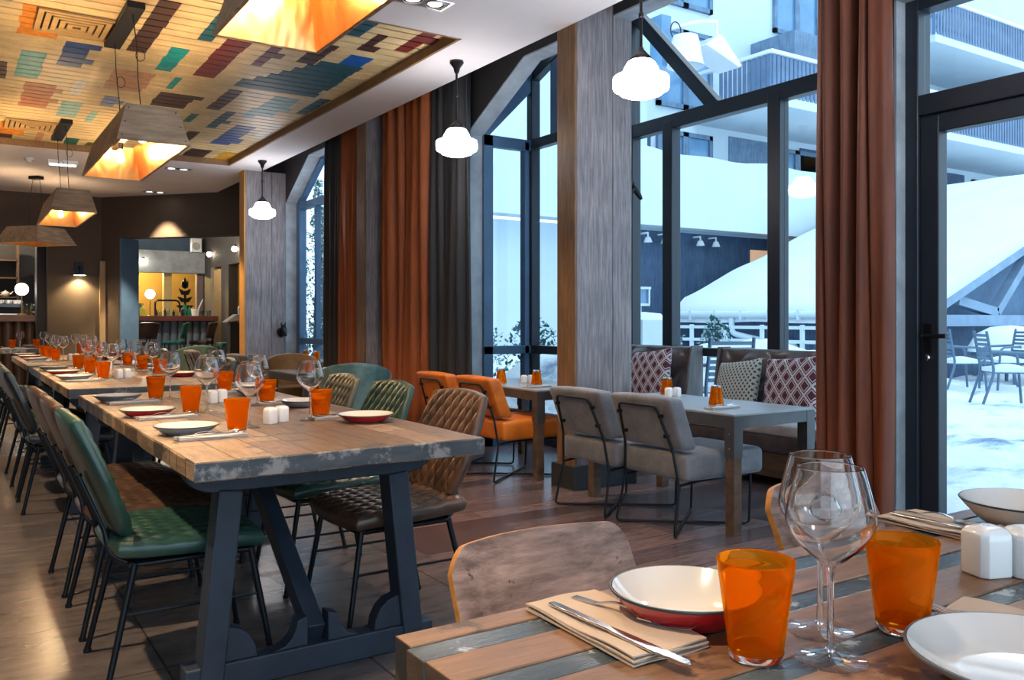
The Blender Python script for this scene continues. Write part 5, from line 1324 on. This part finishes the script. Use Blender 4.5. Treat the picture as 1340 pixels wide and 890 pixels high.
# leaf-shaped black ornament seen on the post; stem lengthened and base added as support
t = thing('ornament', 'black leafy sculpture propped on the fluted bar by an added stem', 'ornament', (4.36, 19.85, 1.48))
MB().bar((0, 0, -0.254), (0, 0, 0.3), 0.05, 0.05, (0, 1, 0)).lathe([(0, -0.255), (0.07, -0.255), (0.06, -0.235), (0, -0.235)], 14).build('stem', M_METAL, t)
for k, (a, z) in enumerate(((-0.9, 0.05), (0.9, 0.05), (-0.7, 0.2), (0.7, 0.2), (-1.3, -0.08), (1.3, -0.08), (-0.35, 0.34), (0.35, 0.34), (0, 0.40))):
    d = Vector((math.sin(a), 0, math.cos(a))); c = Vector((0, 0, z)); s = Vector((d.z, 0, -d.x))
    pts = [c, c+d*0.06+s*0.05, c+d*0.13+s*0.03, c+d*0.2, c+d*0.13-s*0.03, c+d*0.06-s*0.05]
    MB().prism([(p.x, p.z) for p in pts], lambda u, v, q: (u, q, v), -0.015, 0.015).build('leaf', M_METAL, t, 0)
t = thing('wall_speaker', 'white loudspeaker high on the wall above the bar', 'speaker', (4.78, 20.75, 2.86))
MB().box(-0.12, 0.12, -0.14, 0, -0.16, 0.16).build('cabinet', M_WHITE, t, 0, 0.01)
MB().lathe([(0.09, 0), (0.085, 0.008), (0.03, 0.004), (0, 0.006)], 20).xf(Matrix.Translation((0, -0.141, -0.02)) @ Matrix.Rotation(PI/2, 4, 'X')).build('speaker_cone', P('grey_cone', (0.4, 0.4, 0.42), 0.6), t, 50)
def ball_light(label, loc):
    t = thing('wall_light', label, 'lamp', loc, 0, 'small bright wall lights in the bar room')
    MB().lathe([(0.06*math.sin(PI*k/10), -0.06*math.cos(PI*k/10)) for k in range(11)], 16).build('bulb', EMIT('bar_spot_glow', (1, 0.88, 0.62), 9), t, 180)
    MB().lathe([(0, 0.05), (0.035, 0.05), (0.035, 0.09), (0, 0.09)], 12).build('holder', M_BRONZE, t, 50)
    return t
ball_light('bright ball light on the concrete beam over the bar', (3.64, 20.66, 2.46)); ball_light('bright ball light on the umber wall, farther one', (4.92, 20.0, 2.62)); ball_light('bright ball light on the umber wall, nearer one', (4.92, 17.95, 2.60))
t = thing('menu_stand', 'dark stand with an open white menu and a cylinder beside the yellow-lit board', 'stand', (4.22, 15.35, 0))
MB().box(-0.12, 0.12, -0.12, 0.12, 0, 1.1).build('pedestal', M_DARKGREY, t, 0, 0.01); MB().prism([(-0.2, 1.1), (0.0, 1.24), (0.2, 1.1), (0.0, 1.13)], lambda u, v, q: (u, q, v), -0.14, 0.14).build('menu', M_WHITE, t, 0)
MB().lathe([(0, 1.15), (0.05, 1.15), (0.05, 1.36), (0.03, 1.38), (0, 1.42)], 14, (0.12, 0.1, 0)).build('cylinder', M_SILVER, t)

# left bar: shelves, cups, jar
t = thing('shelf_unit', 'dark wooden shelf unit behind the brown bar', 'shelf', (0.85, 18.0, 0))
mb = MB()
MB().box(-0.85, 0.20, 0.28, 0.3, 0.9, 2.5).build('back_board', P('shelf_back', (0.03, 0.03, 0.034), 0.7), t, 0)
for z in (1.25, 1.55, 1.9, 2.22): MB().box(-0.85, 0.20, 0, 0.3, z-0.012, z+0.012).build('shelf', P('shelf_wood', (0.12, 0.075, 0.05), 0.5), t, 0)
for x in (-0.85, -0.3, 0.20): MB().box(x-0.02, x+0.02, 0, 0.3, 0, 2.5).build('upright', P('shelf_wood', (0.12, 0.075, 0.05), 0.5), t, 0)
def teapot(label, loc):
    t = thing('teapot', label, 'teapot', loc, 0, 'white teapots on the shelf')
    MB().lathe([(0, 0), (0.045, 0), (0.07, 0.04), (0.065, 0.08), (0.03, 0.1), (0.012, 0.105), (0.012, 0.12), (0, 0.122)], 18).build('body', M_WHITE, t, 60)
    MB().tube([(0.06, 0, 0.04), (0.1, 0, 0.07), (0.12, 0, 0.1)], [0.016, 0.011, 0.008], 8).build('spout', M_WHITE, t, 60); MB().tube([(-0.06, 0, 0.08), (-0.11, 0, 0.075), (-0.105, 0, 0.035), (-0.062, 0, 0.03)], 0.008, 6).build('handle', M_WHITE, t, 60)
    return t
teapot('white teapot on the upper shelf behind the left bar', (0.86, 18.12, 1.562)); teapot('white teapot on the lower shelf behind the left bar', (0.90, 18.12, 1.262))
t = thing('blender', 'clear blender jug on the brown bar', 'blender', (1.09, 16.45, 1.225))
MB().lathe([(0, 0.02), (0.075, 0.02), (0.10, 0.2), (0.095, 0.2), (0.07, 0.03), (0, 0.03)], 16).build('jug', M_BOT, t, 50); MB().lathe([(0, 0), (0.08, 0), (0.075, 0.025), (0, 0.025)], 16).build('base', M_DBOT, t); MB().tube([(0.09, 0, 0.17), (0.14, 0, 0.16), (0.13, 0, 0.05), (0.08, 0, 0.05)], 0.01, 6).build('handle', M_WHITE, t)
t = thing('storage_box', 'yellow box with white lid on the brown bar', 'box', (1.285, 16.35, 1.225)); MB().box(-0.07, 0.08, -0.06, 0.06, 0, 0.08).build('box', P('yellow_plastic', (0.75, 0.42, 0.02), 0.4), t, 0, 0.012); MB().box(-0.075, 0.075, -0.055, 0.055, 0.08, 0.11).build('lid', M_WHITE, t, 0, 0.012)
for i in range(6):
    o = MB().lathe([(0, 0), (0.03, 0), (0.042, 0.06), (0.039, 0.06), (0.027, 0.006), (0, 0.006)], 14).tube([(0.04, 0, 0.05), (0.06, 0, 0.045), (0.055, 0, 0.02), (0.035, 0, 0.018)], 0.005, 6).build('coffee_cup', M_WHITE, None, 50)
    o.location = (0.70+0.055*i, 16.5+0.07*(i % 2), 1.41); tag(o, 'white coffee cup on top of the coffee machine', 'cup', 'cups on the coffee machine')
t = thing('coffee_machine', 'dark coffee machine at the left end of the brown bar', 'coffee machine', (0.74, 16.52, 1.225))
MB().box(-0.25, 0.27, -0.12, 0.14, 0.12, 0.185).build('cup_tray', M_DBOT, t, 0, 0.006); MB().box(-0.25, 0.27, 0.02, 0.14, 0, 0.12).build('body', M_DARKGREY, t, 0); MB().box(-0.25, 0.27, -0.12, 0.14, 0, 0.02).build('drip_tray', M_SILVER, t, 0)
t = thing('framed_mirror', 'small mirror with an orange upper panel behind the left bar', 'mirror', (1.47, 18.565, 1.62))
MB().box(-0.13, 0.13, 0, 0.03, -0.36, 0.4).build('frame', P('mirror_frame', (0.10, 0.07, 0.05), 0.5), t, 0); MB().box(-0.11, 0.11, -0.006, 0.0, -0.33, 0.03).build('mirror_glass', P('mirror_silver', (0.5, 0.6, 0.7), 0.06, 1.0), t, 0); MB().box(-0.11, 0.11, -0.006, 0.0, 0.05, 0.37).build('orange_panel', P('orange_panel', (0.6, 0.2, 0.01), 0.4), t, 0)
struct('trim_7', MB().box(1.18, 1.33, 15.72, 16.1, 0, 2.36), M_DARKGREY, 'dark side of the left bar opening', 'door jamb')
struct('wall_bar_left_back', MB().box(-3.3, 2.5, 18.6, 18.7, 0, 3.4), P('bar_back_dark', (0.05, 0.055, 0.065), 0.7), 'dark wall behind the left bar', 'wall')

# small animal heads used as hooks
def horse_head(label, loc, rz, s=1.0):
    t = thing('animal_head_hook', label, 'hook', loc, rz, 'animal head hooks on the pillars'); t.scale = (s, s, s)
    MB().lathe([(0, 0), (0.045, 0.0), (0.045, 0.012), (0, 0.014)], 18).xf(Matrix.Rotation(PI/2, 4, 'Y')).build('wall_plate', M_METAL, t, 50)
    mb = MB().tube([(0, 0, -0.03), (0.03, 0, -0.01), (0.06, 0, 0.03), (0.085, 0, 0.045), (0.11, 0, 0.02), (0.135, 0, -0.02), (0.148, 0, -0.04)], [0.034, 0.034, 0.031, 0.03, 0.026, 0.019, 0.014], 12)
    for q in (-1, 1): mb.tube([(0.075, q*0.016, 0.06), (0.072, q*0.020, 0.085), (0.078, q*0.020, 0.102)], [0.009, 0.008, 0.001], 8)
    mb.build('head', M_METAL, t, 180)
    return t
horse_head('small black animal head hook on the far grey pillar', (3.80, 11.575, 0.98), -PI/2, 1.3)
horse_head('small black animal head hook on the window side of the near pillar', (4.05, 4.72, 2.05), -0.3, 0.9)

# ------------------------------------------------------------------ outside: snowy terrace, pavilion and hotel
def gauss_ridge(x, y, p, q, r):
    px, py = p; qx, qy = q; dx, dy = qx-px, qy-py
    t = max(0, min(1, ((x-px)*dx+(y-py)*dy)/(dx*dx+dy*dy)))
    d2 = (x-px-t*dx)**2+(y-py-t*dy)**2
    return math.exp(-d2/(r*r))
from mathutils import noise as mnoise
def ground_z(x, y):
    z = 0.07*mnoise.noise(Vector((x*0.9, y*0.9, 0)))+0.05*mnoise.noise(Vector((x*2.6, y*2.6, 3)))+0.035*mnoise.noise(Vector((x*6, y*6, 7)))
    z += 0.06
    z += 0.80*gauss_ridge(x, y, (5.6, 8.1), (7.9, 6.1), 0.75)*(1+0.25*mnoise.noise(Vector((x*1.3, y*1.3, 9))))
    z += 0.55*gauss_ridge(x, y, (6.2, 11.5), (13.2, 9.2), 1.2)
    z += 0.75*gauss_ridge(x, y, (17.0, 7.4), (18.5, 7.0), 1.0)*0.6
    e = max(0, min(1, (x-4.2)/1.6)); 
    return z*e-0.02
class Ext: pass
nx, ny = 150, 170; vs = []; fs = []
gx = lambda i: 4.1+0.9*i*0.075*(1+i*0.0085); gy = lambda j: -3+j*0.118
for i in range(nx+1):
    for j in range(ny+1):
        x, y = gx(i), gy(j)
        z = ground_z(x, y)
        if x < 5.45 and 6.72 > y > 2.58+(x-4.03)*0.88: z = -0.2
        if x < 4.7 and y > 6.5: z = min(z, -0.02)
        vs.append((x, y, z))
for i in range(nx):
    for j in range(ny): fs.append((i*(ny+1)+j, (i+1)*(ny+1)+j, (i+1)*(ny+1)+j+1, i*(ny+1)+j+1))
def snow_ground_mat():
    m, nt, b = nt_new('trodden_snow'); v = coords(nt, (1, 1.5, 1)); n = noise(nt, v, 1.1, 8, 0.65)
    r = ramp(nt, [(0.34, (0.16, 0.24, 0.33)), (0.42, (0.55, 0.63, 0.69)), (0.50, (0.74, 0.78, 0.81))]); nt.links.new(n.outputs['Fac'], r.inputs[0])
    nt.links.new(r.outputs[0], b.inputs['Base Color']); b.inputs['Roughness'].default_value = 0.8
    n2 = noise(nt, coords(nt), 9, 6); bump(nt, b, n2.outputs['Fac'], 0.6, 0.05)
    return m
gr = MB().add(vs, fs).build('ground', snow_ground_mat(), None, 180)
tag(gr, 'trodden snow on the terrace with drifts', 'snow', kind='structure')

M_HOTELW = P('hotel_white_render', (0.60, 0.68, 0.73), 0.8, 0, 0.04, 1)
M_HOTELD = WOOD('hotel_dark_boards', (0.03, 0.065, 0.13), (0.075, 0.13, 0.22), 'Z', 2.2, 0.7, 8, 0.2)  # dark timber with the blue skylight and haze mixed into its colour
M_HOTELB = WOOD('hotel_hazy_boards', (0.10, 0.17, 0.27), (0.2, 0.29, 0.4), 'Z', 2.2, 0.7, 8, 0.2)  # paler timber, its blue cast of sky and haze is painted in
M_HOTELG = P('hotel_window_glass', (0.14, 0.28, 0.44), 0.1, 0.0, 0.2, 1)
M_BALC = P('balcony_slat_wood', (0.12, 0.18, 0.28), 0.7, 0, 0.15, 3)  # slat colour carries the same bluish haze
h = thing('hotel_building', 'white and timber hotel with balconies behind the snowy terrace', 'building', (8.0, 15.7, 0))  # hotel and pavilion scaled up about the camera, factor baked into their numbers
MB().box(4.0, 32, 0, 0.4, 0, 3.32).build('ground_floor_wall', M_HOTELD, h, 0); MB().box(-2, 4.0, 0, 0.4, 0, 3.32).build('pale_ground_floor_wall', M_HOTELW, h, 0)
lw = MB().box(9.85, 10.75, -0.03, 0.02, 0.9, 3.0).build('painted_reflection', EMIT('reflection_glow', (0.62, 0.36, 0.22), 0.35), h, 0); MB().box(9.6, 10.8, -0.06, -0.03, 1.55, 2.15).build('painted_shade_reflection', EMIT('shade_reflection_glow', (1.0, 0.62, 0.18), 0.7), lw, 0)  # glowing panels stand in for a copper lamp's reflection in the window
bd = MB()
def band(a, b): return (-2+34*a, -0.42, 3.32+(1.78+0.035*math.sin(a*40)+0.03*math.sin(a*97)-0.1*a)*b), (0, -1, 0)
MB().sheet(band, 80, 2, -0.5).build('snowy_parapet', M_HOTELW, h, 40)['label'] = 'broad white snow-covered parapet'
MB().box(-2, 6.2, 0, 0.4, 5.0, 14).build('left_wall', M_HOTELW, h, 0)
MB().box(6.2, 32, 0.9, 1.3, 3.3, 14).build('upper_wall', M_HOTELW, h, 0)
MB().box(5.0, 5.25, -0.2, 0, 3.3, 14).build('downpipe', M_HOTELB, h, 0)
for k, (x, w) in enumerate(((6.3, 0.8), (10.0, 1.6), (13.0, 1.4), (16.5, 1.6), (20.0, 1.8), (24.0, 1.8))):
    MB().box(x, x+w, 0.86, 0.92, 4.2, 6.2).build('wall_boards', M_HOTELD if k % 2 == 0 else M_HOTELB, h, 0)
for lev in (4.0, 6.7, 9.4):
    for x in (7.3, 11.8, 18.4, 22.3, 26.0):
        fr = MB(); x0, x1, z0, z1 = x, x+2.0, lev, lev+2.1
        for a, b_, c, d in ((x0, x1, z0, z0+0.12), (x0, x1, z1-0.12, z1), (x0, x0+0.12, z0, z1), (x1-0.12, x1, z0, z1), ((x0+x1)/2-0.1, (x0+x1)/2+0.1, z0, z1)): fr.box(a, b_, 0.8, 0.93, c, d)
        wf = fr.build('window', M_HOTELB, h, 0); MB().box(x0+0.1, x1-0.1, 0.86, 0.9, z0+0.1, z1-0.1).build('pane', M_HOTELG, wf, 0)
def balcony(x0, x1, z0, dep=1.75):
    sl_ = MB().box(x0, x1, -dep, 0.9, z0, z0+0.27).build('balcony_slab', M_HOTELW, h, 0, 0.01)
    mb = MB(); n = int((x1-x0)/0.155)
    for i in range(n):
        x = x0+0.05+i*0.155; mb.box(x, x+0.105, -dep-0.02, -dep+0.005, z0+0.22, z0+1.2)
    for i in range(int(dep/0.155)):
        y = -dep+i*0.155; mb.box(x0-0.02, x0+0.005, y, y+0.105, z0+0.22, z0+1.2)
    mb.box(x0, x1, -dep+0.005, -dep+0.04, z0+0.4, z0+0.48); mb.box(x0, x1, -dep+0.005, -dep+0.04, z0+1.0, z0+1.08)
    rl = mb.build('balcony_railing', M_BALC, h, 0)
    rm = MB().box(x0-0.06, x1, -dep-0.08, -dep+0.06, z0+1.2, z0+1.30); rm.box(x0-0.08, x0+0.06, -dep, 0.8, z0+1.2, z0+1.30); rm.build('snowy_handrail', M_SNOW, rl, 0, 0.02)
balcony(8.6, 32, 6.37); balcony(15.6, 32, 9.1)
balcony(18.5, 32, 3.75, 1.2)
for k, x in enumerate((13.5, 21.5, 27.5)):
    MB().box(x, x+0.18, -1.5, 0.9, 6.6, 9.3).build('balcony_divider', M_HOTELB, h, 0)
MB().box(10.9, 13.2, -0.6, 0.9, 6.64, 8.9).build('balcony_screen', M_HOTELB, h, 0)
# spotlights under the parapet
for i, x in enumerate((14.0, 14.55, 15.75, 16.3)):
    t = thing('wall_spotlight', ('leftmost white spotlight on the dark timber wall outside', 'second white spotlight on the dark timber wall outside', 'third white spotlight on the dark timber wall outside', 'rightmost white spotlight on the dark timber wall outside')[i], 'spotlight', (x, 15.6, 3.12), 0, 'white spotlights under the parapet')
    MB().tube([(0, 0.1, 0.1), (0, -0.15, 0.1), (0, -0.15, -0.02)], 0.025, 6).build('bracket', M_WHITE, t); MB().lathe([(0, 0.05), (0.06, 0.05), (0.11, -0.08), (0.09, -0.08), (0, 0.0)], 14, (0, -0.15, -0.05)).build('head', M_WHITE, t, 50)
# twin floodlight on an arm
t = thing('floodlight', 'pair of white floodlights on an arm high on the hotel wall', 'floodlight', (14.15, 14.6, 7.55))
MB().box(-0.5, -0.2, 0.0, 0.4, -0.6, 0.6).build('wall_box', M_HOTELG, t, 0, 0.01)
MB().tube([(-0.3, 0.2, 0.3), (0.3, -0.4, 0.45), (0.75, -0.5, 0.5)], 0.05, 8).build('arm', M_WHITE, t, 60)
MB().tube([(0.75, -0.5, 0.5), (0.75, -0.5, -0.25)], 0.035, 8).build('drop_rod', M_WHITE, t, 60)
MB().prism([(-0.55, 0.0), (0.55, -0.35), (0.6, -0.28), (0.0, 0.28), (-0.12, 0.3)], lambda u, v, q: (0.55+u, q, -0.25+v), -0.9, -0.2).build('flood_hood', M_WHITE, t, 0, 0.02)
MB().lathe([(0, 0.35), (0.28, 0.33), (0.34, 0.1), (0.42, -0.35), (0.38, -0.35), (0, 0.0)], 22, (-0.25, -0.5, -0.35)).build('round_hood', M_WHITE, t, 50)
MB().tube([(-0.35+0.16*math.cos(a), -0.3, 0.15+0.2*math.sin(a)) for a in [i*PI/8 for i in range(16)]], 0.015, 6, True).build('cable_loop', M_DBOT, t)

# pavilion with a thick snow roof
p = thing('pavilion', 'low timber pavilion under a thick snow-covered gable roof', 'building', (13.9, 8.4, 0))
zE, zR, W_, D_ = 1.28, 4.35, 7.8, 5.8
def snow(a, b):
    x = -0.1+a*(W_+0.1); y = -0.15+b*(D_+0.3)
    z = zE+(zR-zE)*(x/W_)+0.30+0.05*mnoise.noise(Vector((x*0.8, y*0.7, 1)))
    if a < 0.04: z -= 0.16*(1-a/0.04)
    return (x, y, z), (0, 0, 1)
MB().sheet(snow, 50, 30, 0.3).build('snow_layer', M_SNOW, p, 60)['label'] = 'thick white snow on the roof slope'
def snow2(a, b):
    x = W_+a*W_; y = -0.15+b*(D_+0.3); return (x, y, zR-(zR-zE)*a+0.30), (0, 0, 1)
MB().sheet(snow2, 10, 10, 0.3).build('snow_layer', M_SNOW, p, 60)
rb = MB(); rb.bar((0.0, -0.05, zE), (W_, -0.05, zR), 0.12, 0.30, (0, 1, 0)); rb.bar((2*W_, -0.05, zE), (W_, -0.05, zR), 0.12, 0.30, (0, 1, 0))
M_PAVW = P('pavilion_timber', (0.22, 0.31, 0.42), 0.7, 0, 0.15, 3); rb.build('verge_board', M_PAVW, p, 0)  # timber colour includes the blue outdoor light and haze
tr = MB(); tr.bar((0, 0, zE-0.15), (2*W_, 0, zE-0.15), 0.2, 0.26, (0, 1, 0)); tr.build('tie_beam', M_PAVW, p, 0)
for x0, x1 in ((2.2, 0.9), (2.2, 3.6), (4.8, 3.6), (4.8, 6.6), (W_, 6.6), (W_, W_+0.01)):
    zz = zE+(zR-zE)*x1/W_-0.15
    MB().bar((x0, 0, zE), (x1, 0, max(zz, zE+0.2)), 0.16, 0.18, (0, 1, 0)).build('truss_strut', M_PAVW, p, 0)
MB().prism([(0.3, zE-0.1), (2*W_-0.3, zE-0.1), (W_, zR-0.15)], lambda u, v, q: (u, q, v), 0.35, 0.45).build('gable_boards', P('pavilion_gable', (0.12, 0.2, 0.31), 0.7), p, 0)  # gable colour holds the bluish haze too
MB().box(0.5, 2*W_-0.5, 0.5, D_-0.3, -0.3, zE-0.05).build('wall', M_HOTELD, p, 0)
gt = MB().tube([(-0.14, -0.1, zE-0.05), (-0.14, D_+0.1, zE-0.02)], 0.075, 10)
for k in range(8): gt.bar((-0.14, 0.3+k*0.72, zE-0.14), (-0.14, 0.3+k*0.72, zE+0.06), 0.05, 0.17)
gt.build('gutter', M_HOTELW, p, 60)
MB().tube(fillet([(-0.14, 4.2, zE-0.1), (-0.14, 4.2, zE-0.42), (0.25, 3.4, zE-0.62), (0.4, 3.0, zE-0.62), (0.4, 3.0, 0)], 0.12), 0.06, 8).build('downpipe', M_HOTELW, p, 60)
t = thing('fence', 'low pale rail fence below the pavilion gutter', 'fence', (12.6, 9.0, 0))
for k in range(6): MB().box(-0.03, 0.03, k*0.9-0.03, k*0.9+0.03, 0, 1.05).build('post', M_HOTELW, t, 0)
for z in (0.75, 1.0): MB().box(-0.02, 0.02, -0.1, 4.6, z-0.03, z+0.03).build('rail', M_HOTELW, t, 0)

# terrace chairs and table
M_TCH = P('terrace_hazy_metal', (0.10, 0.17, 0.25), 0.5, 0.2)  # metal colour shifted to blue for the outdoor light and haze
def terrace_chair(label, loc, rz):
    t = thing('terrace_chair', label, 'chair', loc, rz, 'slatted metal chairs on the snowy terrace')
    MB().sheet(lambda a, b: ((-0.22+0.45*a, -0.22+0.44*b, 0.455+0.05*math.sin(PI*a)*math.sin(PI*b)), (0, 0, 1)), 10, 10, 0.05).build('snow_on_seat', M_SNOW, t, 60)
    for i in range(5): MB().box(-0.22+i*0.09, -0.15+i*0.09, -0.23, 0.23, 0.39, 0.405).build('seat_slat', M_TCH, t, 0)
    for i in range(7):
        z = 0.50+i*0.058; x = -0.24-0.14*(z-0.42); MB().box(x-0.008, x+0.008, -0.21, 0.21, z, z+0.036).build('back_slat', M_TCH, t, 0)
    for s in (-1, 1):
        MB().tube(fillet([(-0.36, s*0.23, -0.02), (-0.22, s*0.23, 0.40), (-0.31, s*0.22, 0.92)], 0.1), 0.018, 8).build('rear_leg', M_TCH, t, 60)
        MB().tube(fillet([(0.27, s*0.24, -0.02), (0.22, s*0.24, 0.64), (-0.26, s*0.23, 0.66)], 0.1), 0.018, 8).build('leg', M_TCH, t, 60)
    return t
tc = terrace_chair('slatted terrace chair in the snow seen beside the door handle', (12.98, 7.28, 0.08), -0.5)
dup(tc, (11.3, 5.74, 0.08), -0.75, 'slatted terrace chair in the snow at the right edge of the door glass')
dup(tc, (13.75, 7.0, 0.08), 2.6, 'slatted terrace chair facing away behind the snowy table')
dup(tc, (6.25, 5.9, 0.06), 1.2, 'slatted terrace chair seen through the gap between the banquettes')
t = thing('terrace_table', 'terrace table buried under a dome of snow', 'table', (15.0, 7.55, 0.10), 0)
MB().lathe([(0, 0.95), (0.3, 0.92), (0.52, 0.8), (0.63, 0.6), (0.65, 0.5), (0, 0.5)], 28).build('snow_dome', M_SNOW, t, 60); MB().lathe([(0, 0.44), (0.6, 0.44), (0.6, 0.5), (0, 0.5)], 28).build('tabletop', M_TCH, t, 40)
for a in range(4): MB().tube([(0.4*math.cos(a*PI/2+0.6), 0.4*math.sin(a*PI/2+0.6), 0.45), (0.45*math.cos(a*PI/2+0.6), 0.45*math.sin(a*PI/2+0.6), -0.02)], 0.03, 8).build('leg', M_TCH, t)
t = thing('terrace_table', 'small dark table beside the right edge terrace chair', 'table', (12.6, 5.75, 0.05), 0)
MB().lathe([(0, 0.70), (0.4, 0.70), (0.4, 0.74), (0, 0.76)], 20).build('tabletop', M_SNOW, t, 40); MB().tube([(0, 0, 0.7), (0, 0, 0)], 0.04, 8).build('pedestal', M_TCH, t)

# planter with lantern post
t = thing('planter', 'tall white planter in the snow left of the mullion', 'planter', (7.05, 7.85, 0.25))
MB().add([(-.2,-.2,0),(.2,-.2,0),(.2,.2,0),(-.2,.2,0),(-.27,-.27,.9),(.27,-.27,.9),(.27,.27,.9),(-.27,.27,.9)], [(3,2,1,0),(0,1,5,4),(1,2,6,5),(2,3,7,6),(3,0,4,7),(4,5,6,7)]).build('pot', M_HOTELW, t, 0, 0.01)
MB().lathe([(0, 0.99), (0.2, 0.97), (0.26, 0.9), (0, 0.9)], 18).build('snow_cap', M_SNOW, t, 50)
t = thing('lantern_post', 'white lantern post behind the tall planter', 'lantern', (7.3, 8.25, 0.2))
MB().box(-0.035, 0.035, -0.035, 0.035, 0, 1.12).build('post', M_HOTELW, t, 0); 
la = MB(); la.box(-0.11, 0.11, -0.11, 0.11, 1.12, 1.15); la.box(-0.12, 0.12, -0.12, 0.12, 1.33, 1.36)
for sx in (-1, 1):
    for sy in (-1, 1): la.box(sx*0.1-0.012, sx*0.1+0.012, sy*0.1-0.012, sy*0.1+0.012, 1.15, 1.33)
la.build('lantern', M_HOTELW, t, 0); MB().box(-0.085, 0.085, -0.085, 0.085, 1.15, 1.33).build('lantern_glass', M_HOTELG, t, 0)

# shrubs and trees
M_LEAF = P('cold_green_leaf', (0.03, 0.15, 0.13), 0.7, 0, 0.4, 20); M_TWIG = P('twig', (0.09, 0.1, 0.12), 0.8); M_FROST = P('frosted_leaf', (0.55, 0.66, 0.7), 0.8)
def shrub(label, loc, hgt, rad, n, seed, cone=False, frost=0.3, cat='shrub', name='shrub'):
    rnd = random.Random(seed); t = thing(name, label, cat, loc)
    st = MB().tube([(0, 0, -0.1), (0.02, 0, hgt*0.5), (0, 0.01, hgt*0.95)], [0.03*hgt+0.01, 0.02*hgt+0.006, 0.004], 7)
    for i in range(14):
        a = rnd.random()*6.28; z = hgt*(0.15+0.7*rnd.random()); r = rad*(0.5+0.5*rnd.random())*((1-z/hgt) if cone else 1)
        st.tube([(0, 0, z*0.8), (r*0.6*math.cos(a), r*0.6*math.sin(a), z), (r*math.cos(a), r*math.sin(a), z+0.12*hgt)], [0.008, 0.006, 0.002], 5)
    st.build('stem', M_TWIG, t, 60)
    lv = [MB(), MB()]
    for i in range(n):
        z = hgt*(0.08+0.92*rnd.random()); a = rnd.random()*6.28
        r = rad*math.sqrt(rnd.random())*((1-0.9*z/hgt) if cone else math.sqrt(max(0.05, 1-(2*z/hgt-1)**2)))
        c = Vector((r*math.cos(a), r*math.sin(a), z)); d = Vector((rnd.gauss(0, 1), rnd.gauss(0, 1), rnd.gauss(0, 1))).normalized(); s = d.cross(Vector((0.3, 0.2, 1))).normalized(); u = d.cross(s)
        k = 0.035+0.03*rnd.random()
        lv[0 if rnd.random() > frost else 1].add([c, c+d*k*0.6+s*k*0.4+u*0.006, c+d*k*1.3, c+d*k*0.6-s*k*0.4+u*0.006], [(0, 1, 2, 3)])
    lv[0].build('foliage', M_LEAF, t, 0)
    if lv[1].v: lv[1].build('snow_on_leaves', M_FROST, t, 0)
    return t
shrub('green shrub in the snow beside the white planter', (7.55, 7.95, 0.35), 0.75, 0.22, 520, 2)
shrub('small green shrub right of the window mullion by the snow bank', (7.75, 7.35, 0.35), 0.8, 0.2, 480, 3)
shrub('green shrub seen in the window pane left of the near pillar', (5.9, 8.6, 0.3), 0.85, 0.35, 700, 4, frost=0.2)
shrub('low frosted shrub behind the left bay window', (5.5, 9.45, 0.2), 1.0, 0.5, 900, 5, frost=0.6)
shrub('thin frosted sapling behind the left bay window', (5.75, 10.6, 0.0), 2.1, 0.3, 500, 6, frost=0.8, name='tree', cat='tree')
shrub('green shrub at the foot of the far bay window', (4.8, 12.4, 0.0), 1.3, 0.45, 900, 8, frost=0.25)
shrub('slim dark conifer outside the far bay window', (5.42, 14.5, 0.0), 3.6, 0.5, 1700, 9, cone=True, frost=0.35, name='tree', cat='tree')
